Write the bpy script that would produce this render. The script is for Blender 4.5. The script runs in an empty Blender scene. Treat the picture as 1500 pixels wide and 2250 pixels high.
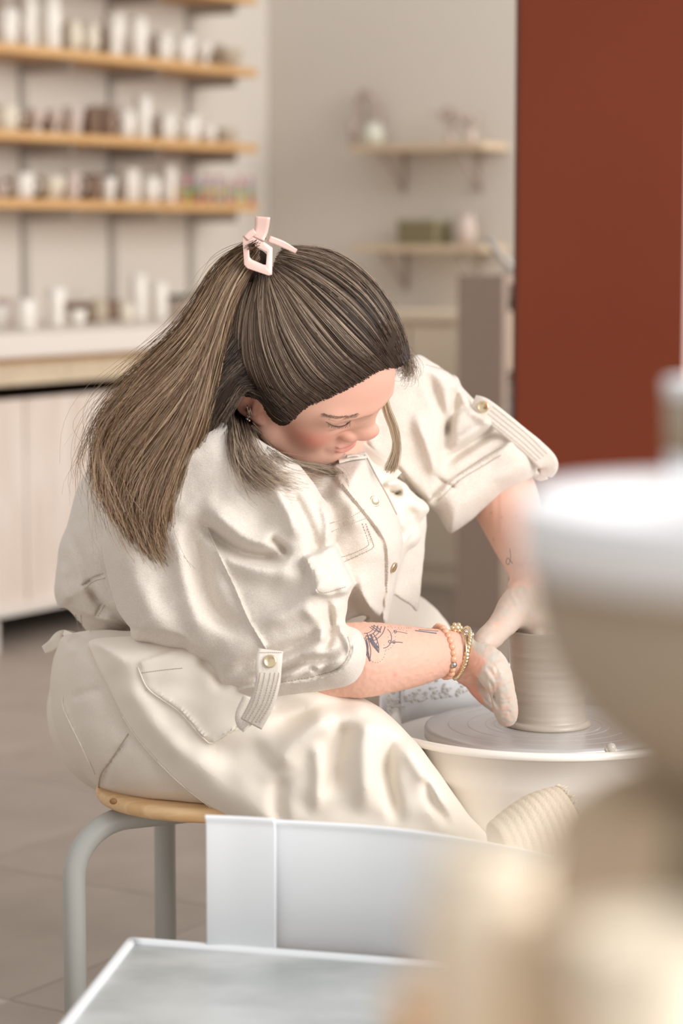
import bpy, bmesh, math, random
import numpy as np
from mathutils import Vector, Matrix
from mathutils.bvhtree import BVHTree
from math import radians, sin, cos, pi, sqrt

SC = bpy.context.scene
C = SC.collection
# ------------------------------------------------------------------ camera
F = 5312.0                       # focal length in pixels of the 1500x2250 frame
TH = radians(6.39)               # pitch below the horizon
CZ = 1.17                        # height of the lens
cam_d = bpy.data.cameras.new('camera'); cam = bpy.data.objects.new('camera', cam_d); C.objects.link(cam)
cam.location = (0, 0, CZ); cam.rotation_euler = (pi/2-TH, 0, 0)
cam_d.sensor_fit = 'VERTICAL'; cam_d.sensor_height = 36.0; cam_d.sensor_width = 24.0
cam_d.lens = F/2250*36.0
cam_d.clip_start = .05
cam_d.dof.use_dof = True; cam_d.dof.focus_distance = 3.06; cam_d.dof.aperture_fstop = cam_d.lens/27.0
SC.camera = cam
# ------------------------------------------------------------------ world, lights, exposure
SC.view_settings.view_transform = 'Standard'; SC.view_settings.look = 'None'
SC.view_settings.gamma = 1; SC.view_settings.use_curve_mapping = False
SC.view_settings.exposure = -0.06
wd = bpy.data.worlds.new('world'); SC.world = wd; wd.use_nodes = True
bg = wd.node_tree.nodes['Background']; bg.inputs[0].default_value = (.985, .98, .98, 1); bg.inputs[1].default_value = .85
def area(name, loc, target, sx, sy, power, col):
    d = bpy.data.lights.new(name, 'AREA'); d.shape = 'RECTANGLE'; d.size = sx; d.size_y = sy; d.energy = power; d.color = col
    o = bpy.data.objects.new(name, d); C.objects.link(o); o.location = loc
    o.rotation_euler = (Vector(target)-Vector(loc)).to_track_quat('-Z', 'Y').to_euler()
    return o
area('window_light', (3.0, .5, 2.1), (0, 3.2, .7), 2.6, 2.4, 185, (1, .99, .975))
area('back_wall_fill_light', (3.0, 6.3, 2.5), (1.0, 8.8, 1.2), 2.2, 1.8, 120, (1, .97, .93))  # added fill lamp out of view, brightens the back wall

# ------------------------------------------------------------------ pixel <-> world
def W(px, py, Y):
    x = (px-750)/F; u = (py-1125)/F
    dy = cos(TH)-u*sin(TH); dz = -sin(TH)-u*cos(TH); s = Y/dy
    return Vector((x*s, Y, CZ+dz*s))
def proj(X, Y, Z):
    z = Z-CZ
    fw = Y*cos(TH)-z*sin(TH); up = Y*sin(TH)+z*cos(TH)
    return 750+F*X/fw, 1125-F*up/fw
# ------------------------------------------------------------------ naming helpers
def tag(o, label=None, cat=None, group=None, kind=None):
    if label: o['label'] = label
    if cat: o['category'] = cat
    if group: o['group'] = group
    if kind: o['kind'] = kind
    return o
def empty(name, loc, parent=None):
    o = bpy.data.objects.new(name, None); C.objects.link(o); o.location = loc; o.empty_display_size = .05
    if parent is not None: o.parent = parent
    return o
WORLDPOS = {}
def wpos(o):
    p = Vector((0, 0, 0))
    while o is not None:
        p += Vector(o.location); o = o.parent
    return p
def mesh(name, V, Fc, mat, parent=None, smooth=True, world=True, cols=None):
    """V in world coordinates (world=True) or in the parent's frame."""
    me = bpy.data.meshes.new(name)
    V = np.asarray(V, dtype=np.float32).reshape(-1, 3)
    if world and parent is not None: V = V-np.array(wpos(parent), dtype=np.float32)
    if isinstance(Fc, np.ndarray):
        n, k = Fc.shape
        me.vertices.add(len(V)); me.vertices.foreach_set('co', V.ravel())
        me.loops.add(n*k); me.loops.foreach_set('vertex_index', Fc.astype(np.int32).ravel())
        me.polygons.add(n); me.polygons.foreach_set('loop_start', np.arange(0, n*k, k, dtype=np.int32))
        me.update(calc_edges=True)
    else:
        me.from_pydata([tuple(map(float, v)) for v in V], [], [tuple(f) for f in Fc]); me.update()
    me.polygons.foreach_set('use_smooth', [smooth]*len(me.polygons))
    if cols is not None:
        a = me.color_attributes.new('Col', 'FLOAT_COLOR', 'POINT')
        cc = np.ones((len(V), 4), dtype=np.float32); cc[:, :3] = cols
        a.data.foreach_set('color', cc.ravel())
    me.materials.append(mat)
    o = bpy.data.objects.new(name, me); C.objects.link(o)
    if parent is not None: o.parent = parent
    return o
def copy_tree(o, parent=None):
    c = o.copy(); C.objects.link(c); c.parent = parent
    for ch in list(o.children): copy_tree(ch, c)
    return c
# ------------------------------------------------------------------ small mesh builders (return V, F lists)
class MB:
    def __init__(s): s.V = []; s.F = []
    def add(s, V, Fc):
        n = len(s.V); s.V += [tuple(v) for v in V]; s.F += [tuple(i+n for i in f) for f in Fc]; return s
    def box(s, c, size, rz=0, M=None, bev=0):
        bm = bmesh.new(); bmesh.ops.create_cube(bm, size=1)
        bmesh.ops.scale(bm, vec=size, verts=bm.verts)
        if bev: bmesh.ops.bevel(bm, geom=list(bm.edges), offset=bev, segments=2, affect='EDGES', profile=.7)
        R = (M if M is not None else Matrix.Rotation(rz, 4, 'Z'))
        for v in bm.verts: v.co = R @ v.co + Vector(c)
        bm.verts.index_update()
        s.add([v.co for v in bm.verts], [[v.index for v in f.verts] for f in bm.faces]); bm.free(); return s
    def lathe(s, prof, c=(0, 0, 0), n=48, M=None):
        V = []; Fc = []
        for (r, z) in prof:
            for k in range(n):
                a = 2*pi*k/n; p = Vector((r*cos(a), r*sin(a), z))
                if M is not None: p = M @ p
                V.append(p+Vector(c))
        for i in range(len(prof)-1):
            for k in range(n):
                a = i*n+k; b = i*n+(k+1) % n
                Fc.append((a, b, b+n, a+n))
        if prof[0][0] > 1e-5: Fc.append(tuple(range(n))[::-1])
        if prof[-1][0] > 1e-5: Fc.append(tuple(range((len(prof)-1)*n, len(prof)*n)))
        return s.add(V, Fc)
    def tube(s, pts, r, n=12, caps=True, flat=None):
        pts = [Vector(p) for p in pts]; m = len(pts)
        rr = r if hasattr(r, '__len__') else [r]*m
        t0 = (pts[1]-pts[0]).normalized(); up = Vector((0, 0, 1)) if abs(t0.z) < .9 else Vector((0, 1, 0))
        nrm = (up-t0*up.dot(t0)).normalized(); V = []; Fc = []
        for i, p in enumerate(pts):
            t = (pts[min(i+1, m-1)]-pts[max(i-1, 0)]).normalized()
            nrm = (nrm-t*nrm.dot(t)).normalized(); b = t.cross(nrm)
            for k in range(n):
                a = 2*pi*k/n; V.append(p+(nrm*cos(a)+b*sin(a))*rr[i])
        for i in range(m-1):
            for k in range(n):
                a = i*n+k; b = i*n+(k+1) % n; Fc.append((a, b, b+n, a+n))
        if caps: Fc.append(tuple(range(n))[::-1]); Fc.append(tuple(range((m-1)*n, m*n)))
        return s.add(V, Fc)
    def ball(s, c, r, seg=12, ring=8, sc=(1, 1, 1), M=None):
        V = []; Fc = []
        for i in range(ring+1):
            a = pi*i/ring
            for k in range(seg):
                b = 2*pi*k/seg; p = Vector((sin(a)*cos(b)*r*sc[0], sin(a)*sin(b)*r*sc[1], cos(a)*r*sc[2]))
                if M is not None: p = M @ p
                V.append(p+Vector(c))
        for i in range(ring):
            for k in range(seg):
                a = i*seg+k; b = i*seg+(k+1) % seg; Fc.append((a, a+seg, b+seg, b))
        return s.add(V, Fc)
    def obj(s, name, mat, parent=None, smooth=True, world=True):
        return mesh(name, s.V, s.F, mat, parent, smooth, world)
def catmull(P, n, closed=False):
    P = np.asarray(P, float); m = len(P)
    if closed: Q = np.vstack([P[-1:], P, P[:2]]); segs = m
    else: Q = np.vstack([2*P[0]-P[1], P, 2*P[-1]-P[-2]]); segs = m-1
    t = np.linspace(0, segs, n, endpoint=not closed); i = np.minimum(t.astype(int), segs-1); u = (t-i)[:, None]
    a, b, c, d = Q[i], Q[i+1], Q[i+2], Q[i+3]
    return .5*(2*b+(c-a)*u+(2*a-5*b+4*c-d)*u**2+(3*b-a-3*c+d)*u**3)
# ------------------------------------------------------------------ materials
def srgb(r, g, b):
    f = lambda c: (c/255/12.92 if c/255 <= .04045 else ((c/255+.055)/1.055)**2.4)
    return (f(r), f(g), f(b))
def material(name, col, rough=.6, metal=0, noise=0, nscale=20, col2=None, bump=0, bscale=200, bdist=.001, spec=.5, sss=0, attr=False, stretch=(1, 1, 1), trans=0, sheen=0, coat=0, detail=4):
    m = bpy.data.materials.new(name); m.use_nodes = True; nt = m.node_tree; N = nt.nodes; L = nt.links
    b = N['Principled BSDF']; b.inputs['Base Color'].default_value = (*col, 1); b.inputs['Roughness'].default_value = rough
    b.inputs['Metallic'].default_value = metal; b.inputs['Specular IOR Level'].default_value = spec
    if sss: b.inputs['Subsurface Weight'].default_value = sss; b.inputs['Subsurface Radius'].default_value = (1, .35, .2); b.inputs['Subsurface Scale'].default_value = .006
    if sheen: b.inputs['Sheen Weight'].default_value = sheen
    if coat: b.inputs['Coat Weight'].default_value = coat; b.inputs['Coat Roughness'].default_value = .25
    if trans: b.inputs['Transmission Weight'].default_value = trans
    tc = N.new('ShaderNodeTexCoord'); mp = N.new('ShaderNodeMapping'); mp.inputs['Scale'].default_value = stretch
    L.new(tc.outputs['Object'], mp.inputs[0])
    src = None
    if attr:
        a = N.new('ShaderNodeAttribute'); a.attribute_name = 'Col'; src = a.outputs['Color']; L.new(src, b.inputs['Base Color'])
    if col2 is not None:
        n = N.new('ShaderNodeTexNoise'); n.inputs['Scale'].default_value = nscale; n.inputs['Detail'].default_value = detail; L.new(mp.outputs[0], n.inputs[0])
        rp = N.new('ShaderNodeMapRange'); rp.inputs[1].default_value = .35; rp.inputs[2].default_value = .65; L.new(n.outputs[0], rp.inputs[0])
        mx = N.new('ShaderNodeMix'); mx.data_type = 'RGBA'; mx.inputs[7].default_value = (*col2, 1)
        if src is not None:
            L.new(src, mx.inputs[6]); mu = N.new('ShaderNodeMath'); mu.operation = 'MULTIPLY'; mu.inputs[1].default_value = noise or .3
            L.new(rp.outputs[0], mu.inputs[0]); L.new(mu.outputs[0], mx.inputs[0])
        else:
            mx.inputs[6].default_value = (*col, 1); L.new(rp.outputs[0], mx.inputs[0])
        L.new(mx.outputs[2], b.inputs['Base Color'])
    if bump:
        n2 = N.new('ShaderNodeTexNoise'); n2.inputs['Scale'].default_value = bscale; n2.inputs['Detail'].default_value = 3; L.new(mp.outputs[0], n2.inputs[0])
        bp = N.new('ShaderNodeBump'); bp.inputs['Strength'].default_value = bump; bp.inputs['Distance'].default_value = bdist
        L.new(n2.outputs[0], bp.inputs['Height']); L.new(bp.outputs[0], b.inputs['Normal'])
    return m
def wood(name, c1, c2, scale=6, rough=.55, stretch=(1, 12, 12), knots=True):
    m = bpy.data.materials.new(name); m.use_nodes = True; nt = m.node_tree; N = nt.nodes; L = nt.links; b = N['Principled BSDF']
    b.inputs['Roughness'].default_value = rough
    tc = N.new('ShaderNodeTexCoord'); mp = N.new('ShaderNodeMapping'); mp.inputs['Scale'].default_value = stretch; L.new(tc.outputs['Object'], mp.inputs[0])
    n = N.new('ShaderNodeTexNoise'); n.inputs['Scale'].default_value = scale; n.inputs['Detail'].default_value = 6; n.inputs['Distortion'].default_value = .6; L.new(mp.outputs[0], n.inputs[0])
    cr = N.new('ShaderNodeValToRGB'); cr.color_ramp.elements[0].position = .35; cr.color_ramp.elements[0].color = (*c2, 1)
    cr.color_ramp.elements[1].position = .62; cr.color_ramp.elements[1].color = (*c1, 1); L.new(n.outputs[0], cr.inputs[0]); out = cr.outputs[0]
    if knots:
        v = N.new('ShaderNodeTexVoronoi'); v.inputs['Scale'].default_value = 4.5; L.new(tc.outputs['Object'], v.inputs[0])
        k = N.new('ShaderNodeMapRange'); k.inputs[1].default_value = .03; k.inputs[2].default_value = .11; k.inputs[3].default_value = .75; k.inputs[4].default_value = 0; L.new(v.outputs[0], k.inputs[0])
        mx = N.new('ShaderNodeMix'); mx.data_type = 'RGBA'; L.new(k.outputs[0], mx.inputs[0]); L.new(out, mx.inputs[6]); mx.inputs[7].default_value = (c2[0]*.45, c2[1]*.35, c2[2]*.28, 1); out = mx.outputs[2]
    L.new(out, b.inputs['Base Color'])
    return m

# ------------------------------------------------------------------ implicit surfaces: build a field from rounded volumes, extract it as one smooth mesh
class Field:
    def __init__(s, lo, hi, h):
        s.lo = np.array(lo, float); s.h = h
        s.n = np.ceil((np.array(hi)-s.lo)/h).astype(int)+1
        s.ax = [(s.lo[i]+np.arange(s.n[i])*h).astype(np.float32) for i in range(3)]
        s.A = np.full(s.n, .5, dtype=np.float32)
    def win(s, lo, hi):
        a = np.clip(np.floor((np.array(lo)-s.lo)/s.h).astype(int), 0, s.n); b = np.clip(np.ceil((np.array(hi)-s.lo)/s.h).astype(int)+1, 0, s.n)
        sl = tuple(slice(a[i], b[i]) for i in range(3))
        X = s.ax[0][sl[0]][:, None, None]; Y = s.ax[1][sl[1]][None, :, None]; Z = s.ax[2][sl[2]][None, None, :]
        return sl, X, Y, Z
    def put(s, sl, d, k, op):
        A = s.A[sl]
        if A.size == 0: return
        d = np.broadcast_to(d, A.shape)
        if op == 'int': s.A[sl] = np.maximum(A, d); return
        if op == 'sub': A = -A
        if k > 0:
            hh = np.clip(.5+.5*(A-d)/k, 0, 1); R = A*(1-hh)+d*hh-k*hh*(1-hh)
        else: R = np.minimum(A, d)
        if op == 'sub': R = -R
        s.A[sl] = R
    def cap(s, a, b, r1, r2=None, k=.01, op='add'):
        r2 = r1 if r2 is None else r2; a = np.array(a, float); b = np.array(b, float); m = max(r1, r2)+k+3*s.h
        sl, X, Y, Z = s.win(np.minimum(a, b)-m, np.maximum(a, b)+m)
        ab = b-a; L2 = max(float(ab@ab), 1e-12)
        t = np.clip(((X-a[0])*ab[0]+(Y-a[1])*ab[1]+(Z-a[2])*ab[2])/L2, 0, 1)
        d = np.sqrt((X-a[0]-t*ab[0])**2+(Y-a[1]-t*ab[1])**2+(Z-a[2]-t*ab[2])**2)-(r1+(r2-r1)*t)
        s.put(sl, d.astype(np.float32), k, op)
    def chain(s, pts, k=.01, sub=4):
        P = catmull([(*p[:3], p[3]) for p in pts], (len(pts)-1)*sub+1)
        for i in range(len(P)-1): s.cap(P[i][:3], P[i+1][:3], P[i][3], P[i+1][3], k=k)
    def ell(s, c, r, R=None, k=.01, op='add'):
        c = np.array(c, float); r = np.array(r, float); m = r.max()+k+3*s.h
        sl, X, Y, Z = s.win(c-m, c+m)
        x, y, z = X-c[0], Y-c[1], Z-c[2]
        if R is not None:
            R = np.array(R); x, y, z = (R[0, 0]*x+R[1, 0]*y+R[2, 0]*z, R[0, 1]*x+R[1, 1]*y+R[2, 1]*z, R[0, 2]*x+R[1, 2]*y+R[2, 2]*z)
        k0 = np.sqrt((x/r[0])**2+(y/r[1])**2+(z/r[2])**2); k1 = np.sqrt((x/r[0]**2)**2+(y/r[1]**2)**2+(z/r[2]**2)**2)+1e-9
        s.put(sl, (k0*(k0-1)/k1).astype(np.float32), k, op)
    def body(s, outline, Yc, T, Rp=None, k=.012, op='add', n=160):
        """a soft solid of half thickness T about the depth Yc whose contour is the outline (pixels at that depth)."""
        poly = catmull(outline, n, closed=True); lo2 = poly.min(0)-60; hi2 = poly.max(0)+60
        st = 3.0; gx = np.arange(lo2[0], hi2[0], st); gy = np.arange(lo2[1], hi2[1], st)
        sd = sdpoly(gx, gy, poly)
        cs = [Yc(x, y) for x in (lo2[0], hi2[0]) for y in (lo2[1], hi2[1])]
        Tm = T; y0 = min(cs)-Tm-.03; y1 = max(cs)+Tm+.03
        cw = [W(x, y, Y) for x in (lo2[0], hi2[0]) for y in (lo2[1], hi2[1]) for Y in (y0, y1)]
        cw = np.array(cw); sl, X, Y, Z = s.win(cw.min(0), cw.max(0))
        px, py = proj(X, Y, Z); px = np.broadcast_to(px, s.A[sl].shape); 
        D = bil(sd, gx[0], gy[0], st, px, py)
        yc = Yc(px, py)
        ppm = F/yc; Rm = T if Rp is None else Rp/ppm     # edge radius in metres across the image
        w0 = D/ppm+Rm; w1 = (np.abs(Y-yc)-T)/T+1.0       # w1 scaled so the rim is elliptical
        w0 = w0/Rm
        d = (np.minimum(np.maximum(w0, w1), 0)+np.sqrt(np.maximum(w0, 0)**2+np.maximum(w1, 0)**2)-1)*np.minimum(Rm, T)
        if op == 'int': d = np.broadcast_to(D/ppm, s.A[sl].shape)
        s.put(sl, d.astype(np.float32), k, op)
    def seat(s, c, r, z0, z1):
        """flatten the cloth where it rests on the round seat"""
        sl, X, Y, Z = s.win((c[0]-r, c[1]-r, z0), (c[0]+r, c[1]+r, z1))
        d = np.maximum(np.sqrt((X-c[0])**2+(Y-c[1])**2)-r, np.abs(Z-(z0+z1)/2)-(z1-z0)/2)
        s.A[sl] = np.maximum(s.A[sl], -d)
    def relief(s, R, lo=.03, ymax=None):
        idx = np.nonzero(np.abs(s.A) < lo)
        X = s.ax[0][idx[0]]; Y = s.ax[1][idx[1]]; Z = s.ax[2][idx[2]]
        px, py = proj(X, Y, Z); d = bil(R.M, R.x0, R.y0, R.st, px, py)
        if ymax is not None: d = d*np.clip((ymax(px, py)-Y)/.02, 0, 1)
        s.A[idx] -= d.astype(np.float32)
    def extract(s, smooth=1):
        A = s.A; S = A < 0; h = s.h
        c = np.zeros(np.array(A.shape)-1, dtype=np.uint8)
        for i in (0, 1):
            for j in (0, 1):
                for k in (0, 1): c += S[i:A.shape[0]-1+i, j:A.shape[1]-1+j, k:A.shape[2]-1+k]
        act = np.nonzero((c > 0) & (c < 8)); N = len(act[0])
        I = np.stack(act, 1); V = np.zeros((N, 3)); cnt = np.zeros(N)
        off = [(i, j, k) for i in (0, 1) for j in (0, 1) for k in (0, 1)]
        val = {o: A[act[0]+o[0], act[1]+o[1], act[2]+o[2]] for o in off}
        for a in off:
            for ax in range(3):
                if a[ax] == 0:
                    b = list(a); b[ax] = 1; b = tuple(b); va, vb = val[a], val[b]; m = (va < 0) != (vb < 0)
                    t = np.where(m, va/np.where(m, va-vb, 1), 0)
                    P = np.tile(np.array(a, float), (N, 1)); P[:, ax] = t
                    V[m] += P[m]; cnt[m] += 1
        V = V/cnt[:, None]; V = s.lo+(I+V)*h
        idm = np.full(c.shape, -1, dtype=np.int32); idm[act] = np.arange(N)
        Q = []
        for ax in range(3):
            sl0 = [slice(1, n-1) for n in A.shape]; sl1 = list(sl0); sl0[ax] = slice(0, A.shape[ax]-1); sl1[ax] = slice(1, A.shape[ax])
            s0, s1 = S[tuple(sl0)], S[tuple(sl1)]; e = np.nonzero(s0 != s1); flip = s0[e]
            g = [e[i].copy() for i in range(3)]
            o1, o2 = [i for i in range(3) if i != ax]; g[o1] += 1; g[o2] += 1
            def cid(d1, d2):
                q = [g[0], g[1], g[2]]; q[o1] = g[o1]+d1; q[o2] = g[o2]+d2; return idm[q[0], q[1], q[2]]
            q = np.stack([cid(-1, -1), cid(0, -1), cid(0, 0), cid(-1, 0)], 1)
            if ax == 1: flip = ~flip
            q[~flip] = q[~flip][:, ::-1]; Q.append(q)
        Q = np.vstack(Q); Q = Q[(Q >= 0).all(1)]
        us = np.unique(Q); mp = -np.ones(len(V), np.int64); mp[us] = np.arange(len(us)); V = V[us]; Q = mp[Q]
        for _ in range(smooth): V = lap(V, Q, .5)
        return V, Q
def comps(n, Q):
    l = np.arange(n); E = np.vstack([Q[:, [0, 1]], Q[:, [1, 2]], Q[:, [2, 3]]])
    while True:
        m = np.minimum(l[E[:, 0]], l[E[:, 1]]); q = l.copy(); np.minimum.at(q, E[:, 0], m); np.minimum.at(q, E[:, 1], m); np.minimum.at(q, l[E[:, 0]], m); np.minimum.at(q, l[E[:, 1]], m)
        q = q[q]; q = q[q]
        if (q == l).all(): return l
        l = q
def keep_big(V, Q, frac=.04):
    l = comps(len(V), Q); u, inv, c = np.unique(l, return_inverse=True, return_counts=True); k = (c > frac*len(V))[inv]
    print('pieces', sorted(c)[::-1][:4]); Q = Q[k[Q[:, 0]]]; mp = np.cumsum(k)-1
    return V[k], mp[Q]
def lap(V, Q, w):
    acc = np.zeros_like(V); cnt = np.zeros(len(V))
    for a, b in ((0, 1), (1, 2), (2, 3), (3, 0)):
        for i, j in ((a, b), (b, a)):
            for ax in range(3): acc[:, ax] += np.bincount(Q[:, i], V[Q[:, j], ax], len(V))
            cnt += np.bincount(Q[:, i], minlength=len(V))
    cnt[cnt == 0] = 1
    return V*(1-w)+acc/cnt[:, None]*w
def sdpoly(gx, gy, P):
    X, Y = np.meshgrid(gx, gy, indexing='ij'); X = X.astype(np.float32); Y = Y.astype(np.float32)
    d = np.full(X.shape, 1e9, np.float32); ins = np.zeros(X.shape, bool); n = len(P)
    for i in range(n):
        ax_, ay = P[i]; bx, by = P[(i+1) % n]; ex, ey = bx-ax_, by-ay; L = ex*ex+ey*ey+1e-9
        t = np.clip(((X-ax_)*ex+(Y-ay)*ey)/L, 0, 1); d = np.minimum(d, (X-ax_-t*ex)**2+(Y-ay-t*ey)**2)
        c = ((ay > Y) != (by > Y)) & (X < (bx-ax_)*(Y-ay)/((by-ay) if by != ay else 1e-9)+ax_); ins ^= c
    d = np.sqrt(d); return np.where(ins, -d, d)
def bil(M, x0, y0, st, px, py):
    u = np.clip((px-x0)/st, 0, M.shape[0]-1.001); v = np.clip((py-y0)/st, 0, M.shape[1]-1.001)
    i = u.astype(np.int32); j = v.astype(np.int32); u = (u-i).astype(np.float32); v = (v-j).astype(np.float32)
    return M[i, j]*(1-u)*(1-v)+M[i+1, j]*u*(1-v)+M[i, j+1]*(1-u)*v+M[i+1, j+1]*u*v
class Relief:
    """folds, hems and layered cloth as real relief on a garment; strokes are drawn where the folds lie."""
    def __init__(s, x0, y0, x1, y1, st=2.0):
        s.x0, s.y0, s.st = x0, y0, st; s.gx = np.arange(x0, x1, st); s.gy = np.arange(y0, y1, st)
        s.M = np.zeros((len(s.gx), len(s.gy)), np.float32)
    def fold(s, pts, w, a, kind='g', taper=.25):
        P = catmull(pts, max(8, len(pts)*6)) if len(pts) > 2 else np.array(catmull(np.array(pts, float), 8))
        lo = P.min(0)-w*3.5; hi = P.max(0)+w*3.5
        i0, i1 = np.clip(((np.array([lo[0], hi[0]])-s.x0)/s.st).astype(int), 0, len(s.gx)); j0, j1 = np.clip(((np.array([lo[1], hi[1]])-s.y0)/s.st).astype(int), 0, len(s.gy))
        if i1 <= i0 or j1 <= j0: return
        X = s.gx[i0:i1][:, None]; Y = s.gy[j0:j1][None, :]
        best = np.full((i1-i0, j1-j0), 1e9); tt = np.zeros_like(best); sg = np.zeros_like(best)
        m = len(P)-1
        for i in range(m):
            ax_, ay = P[i]; ex, ey = P[i+1]-P[i]; L = ex*ex+ey*ey+1e-9
            t = np.clip(((X-ax_)*ex+(Y-ay)*ey)/L, 0, 1); dx = X-ax_-t*ex; dy = Y-ay-t*ey; d = dx*dx+dy*dy
            u = d < best; best = np.where(u, d, best); tt = np.where(u, (i+t)/m, tt); sg = np.where(u, ex*dy-ey*dx, sg)
        d = np.sqrt(best); tp = np.clip(np.minimum(tt, 1-tt)/max(taper, 1e-3), 0, 1); tp = tp*tp*(3-2*tp) if taper > 0 else 1
        if kind == 'g': v = a*np.exp(-(d/w)**2)
        elif kind == 'v': v = a*np.exp(-d/w*1.4)
        elif kind == 'e':   # raised on the right-hand side of the stroke, falling away; sharp on the other
            q = np.where(sg > 0, d, -d); v = a*np.where(q > 0, np.exp(-q/w), np.exp(q/3.0)*0+np.clip(1+q/4.0, 0, 1))
        s.M[i0:i1, j0:j1] += (v*tp).astype(np.float32)
    def panel(s, poly, a, soft=2.5, n=0):
        P = np.array(poly, float) if not n else catmull(poly, n, closed=True)
        lo = P.min(0)-10; hi = P.max(0)+10
        i0, i1 = np.clip(((np.array([lo[0], hi[0]])-s.x0)/s.st).astype(int), 0, len(s.gx)); j0, j1 = np.clip(((np.array([lo[1], hi[1]])-s.y0)/s.st).astype(int), 0, len(s.gy))
        d = sdpoly(s.gx[i0:i1], s.gy[j0:j1], P); s.M[i0:i1, j0:j1] += (a*np.clip(.5-d/soft/2, 0, 1)).astype(np.float32)
    def wrinkle(s, amp, sc, seed=3, n=40, ang=None):
        r = np.random.RandomState(seed); X, Y = np.meshgrid(s.gx, s.gy, indexing='ij'); v = 0
        for i in range(n):
            a = r.uniform(0, pi) if ang is None else r.normal(ang, .45); q = 2*pi/(sc*r.uniform(.5, 1.8)); v = v+np.sin((X*cos(a)+Y*sin(a))*q+r.uniform(0, 6.3)+1.5*np.sin((Y*cos(a)-X*sin(a))*q*.4+r.uniform(0, 6)))
        s.M += (amp*v/sqrt(n)).astype(np.float32)
def bvh_of(o_or_VF):
    V, Q = o_or_VF; return BVHTree.FromPolygons([Vector(v) for v in V], [tuple(map(int, q)) for q in Q])
def hit(bvh, px, py, off=0.0, default=None):
    o = Vector((0, 0, CZ)); d = (W(px, py, 3)-o).normalized(); r = bvh.ray_cast(o, d)
    if r[0] is None: return default
    return r[0]+r[1]*off if r[1].dot(d) < 0 else r[0]-r[1]*off
def ray_path(bvh, pts, n, off, Y=None):
    """follow a surface along a drawn line; where the surface is missed keep the last depth."""
    P = catmull([p[:2] for p in pts], n) if len(pts) > 2 else np.array([np.array(pts[0][:2])+(np.array(pts[1][:2])-np.array(pts[0][:2]))*t for t in np.linspace(0, 1, n)])
    out = []; last = None
    for p in P:
        h = hit(bvh, p[0], p[1], off)
        if h is not None and (last is None or abs(h.y-last) < .06): last = h.y; out.append(h)
        elif last is not None: out.append(W(p[0], p[1], last))
    return out
# ================================================================== materials of the room
M_wall = material('wall_plaster', (.68, .63, .565), .9, bump=.1, bscale=60, bdist=.002)
M_floor = material('floor_tile', (.30, .245, .205), .42, col2=(.35, .29, .245), nscale=5, bump=.05, bscale=30)
M_grout = material('grout', (.48, .42, .37), .9)
M_red = material('rust_paint', (.150, .030, .011), .75, col2=(.160, .033, .013), nscale=2, spec=.15)
M_pine = wood('pine_shelf', (.68, .42, .185), (.56, .31, .12), 5, knots=False)
M_pale = wood('pale_pine', (.66, .55, .40), (.58, .46, .32), 4, knots=False)
M_ply = wood('knotty_pine', (.78, .69, .62), (.70, .59, .51), 3, stretch=(6, 6, 1.0))
M_white = material('white_board', (.74, .68, .62), .6)
M_dark = material('dark_recess', (.10, .06, .035), .8)
M_steel = material('grey_steel', (.46, .43, .395), .5, metal=.2)
M_taupe = material('taupe_board', (.34, .265, .215), .7)
M_brown = material('brown_clay', (.26, .17, .12), .8)
M_blush = material('blush_clay', (.60, .50, .44), .75)
M_whitec = material('white_glaze', (.84, .80, .73), .35)
M_cream = material('cream_glaze', (.74, .68, .56), .45)
M_beige = material('beige_clay', (.50, .42, .32), .8)
M_sage = material('sage_board', (.22, .19, .105), .8)
M_dgreen = material('dark_green_lid', (.12, .14, .12), .6)
M_lilac = material('lilac_label', (.42, .33, .44), .5); M_pinkc = material('pink_cap', (.62, .26, .32), .5)
M_green = material('green_band', (.25, .42, .15), .5); M_yel = material('yellow_band', (.66, .50, .08), .5); M_redc = material('red_band', (.52, .10, .035), .5)
# ================================================================== room frame: u along the left wall towards us, v along the back wall to the right
CX, CY = -.276, 9.15
EU = Vector((-.545, -.839, 0)).normalized(); EV = Vector((.839, -.545, 0)).normalized(); RZ = math.atan2(EV.y, EV.x)
def R3(u, v, z=0): return Vector((CX, CY, 0))+EU*u+EV*v+Vector((0, 0, z))
RM = Matrix.Rotation(RZ, 4, 'Z')      # local x = along the back wall (v), local y = away from us (-u)
def u_at(px, v):                       # where along the left wall a thing at v shows at px
    k = (px-750)/F/cos(TH); p = R3(0, v); return (p.x-k*p.y)/(-(EU.x)+k*EU.y)
def v_at(px, u):
    k = (px-750)/F/cos(TH); p = R3(u, 0); return (k*p.y-p.x)/(EV.x-k*EV.y)
def rbox(name, u, v, z, su, sv, sz, mat, parent=None, bev=0, smooth=False):
    """box with its centre at (u,v,z)"""
    if parent is None:
        o = mesh(name, *(lambda b: (b.V, b.F))(MB().box((0, 0, 0), (sv, su, sz), bev=bev)), mat, None, smooth); o.location = R3(u, v, z); o.rotation_euler = (0, 0, RZ); return o
    return MB().box(R3(u, v, z), (sv, su, sz), M=RM, bev=bev).obj(name, mat, parent, smooth)
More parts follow.
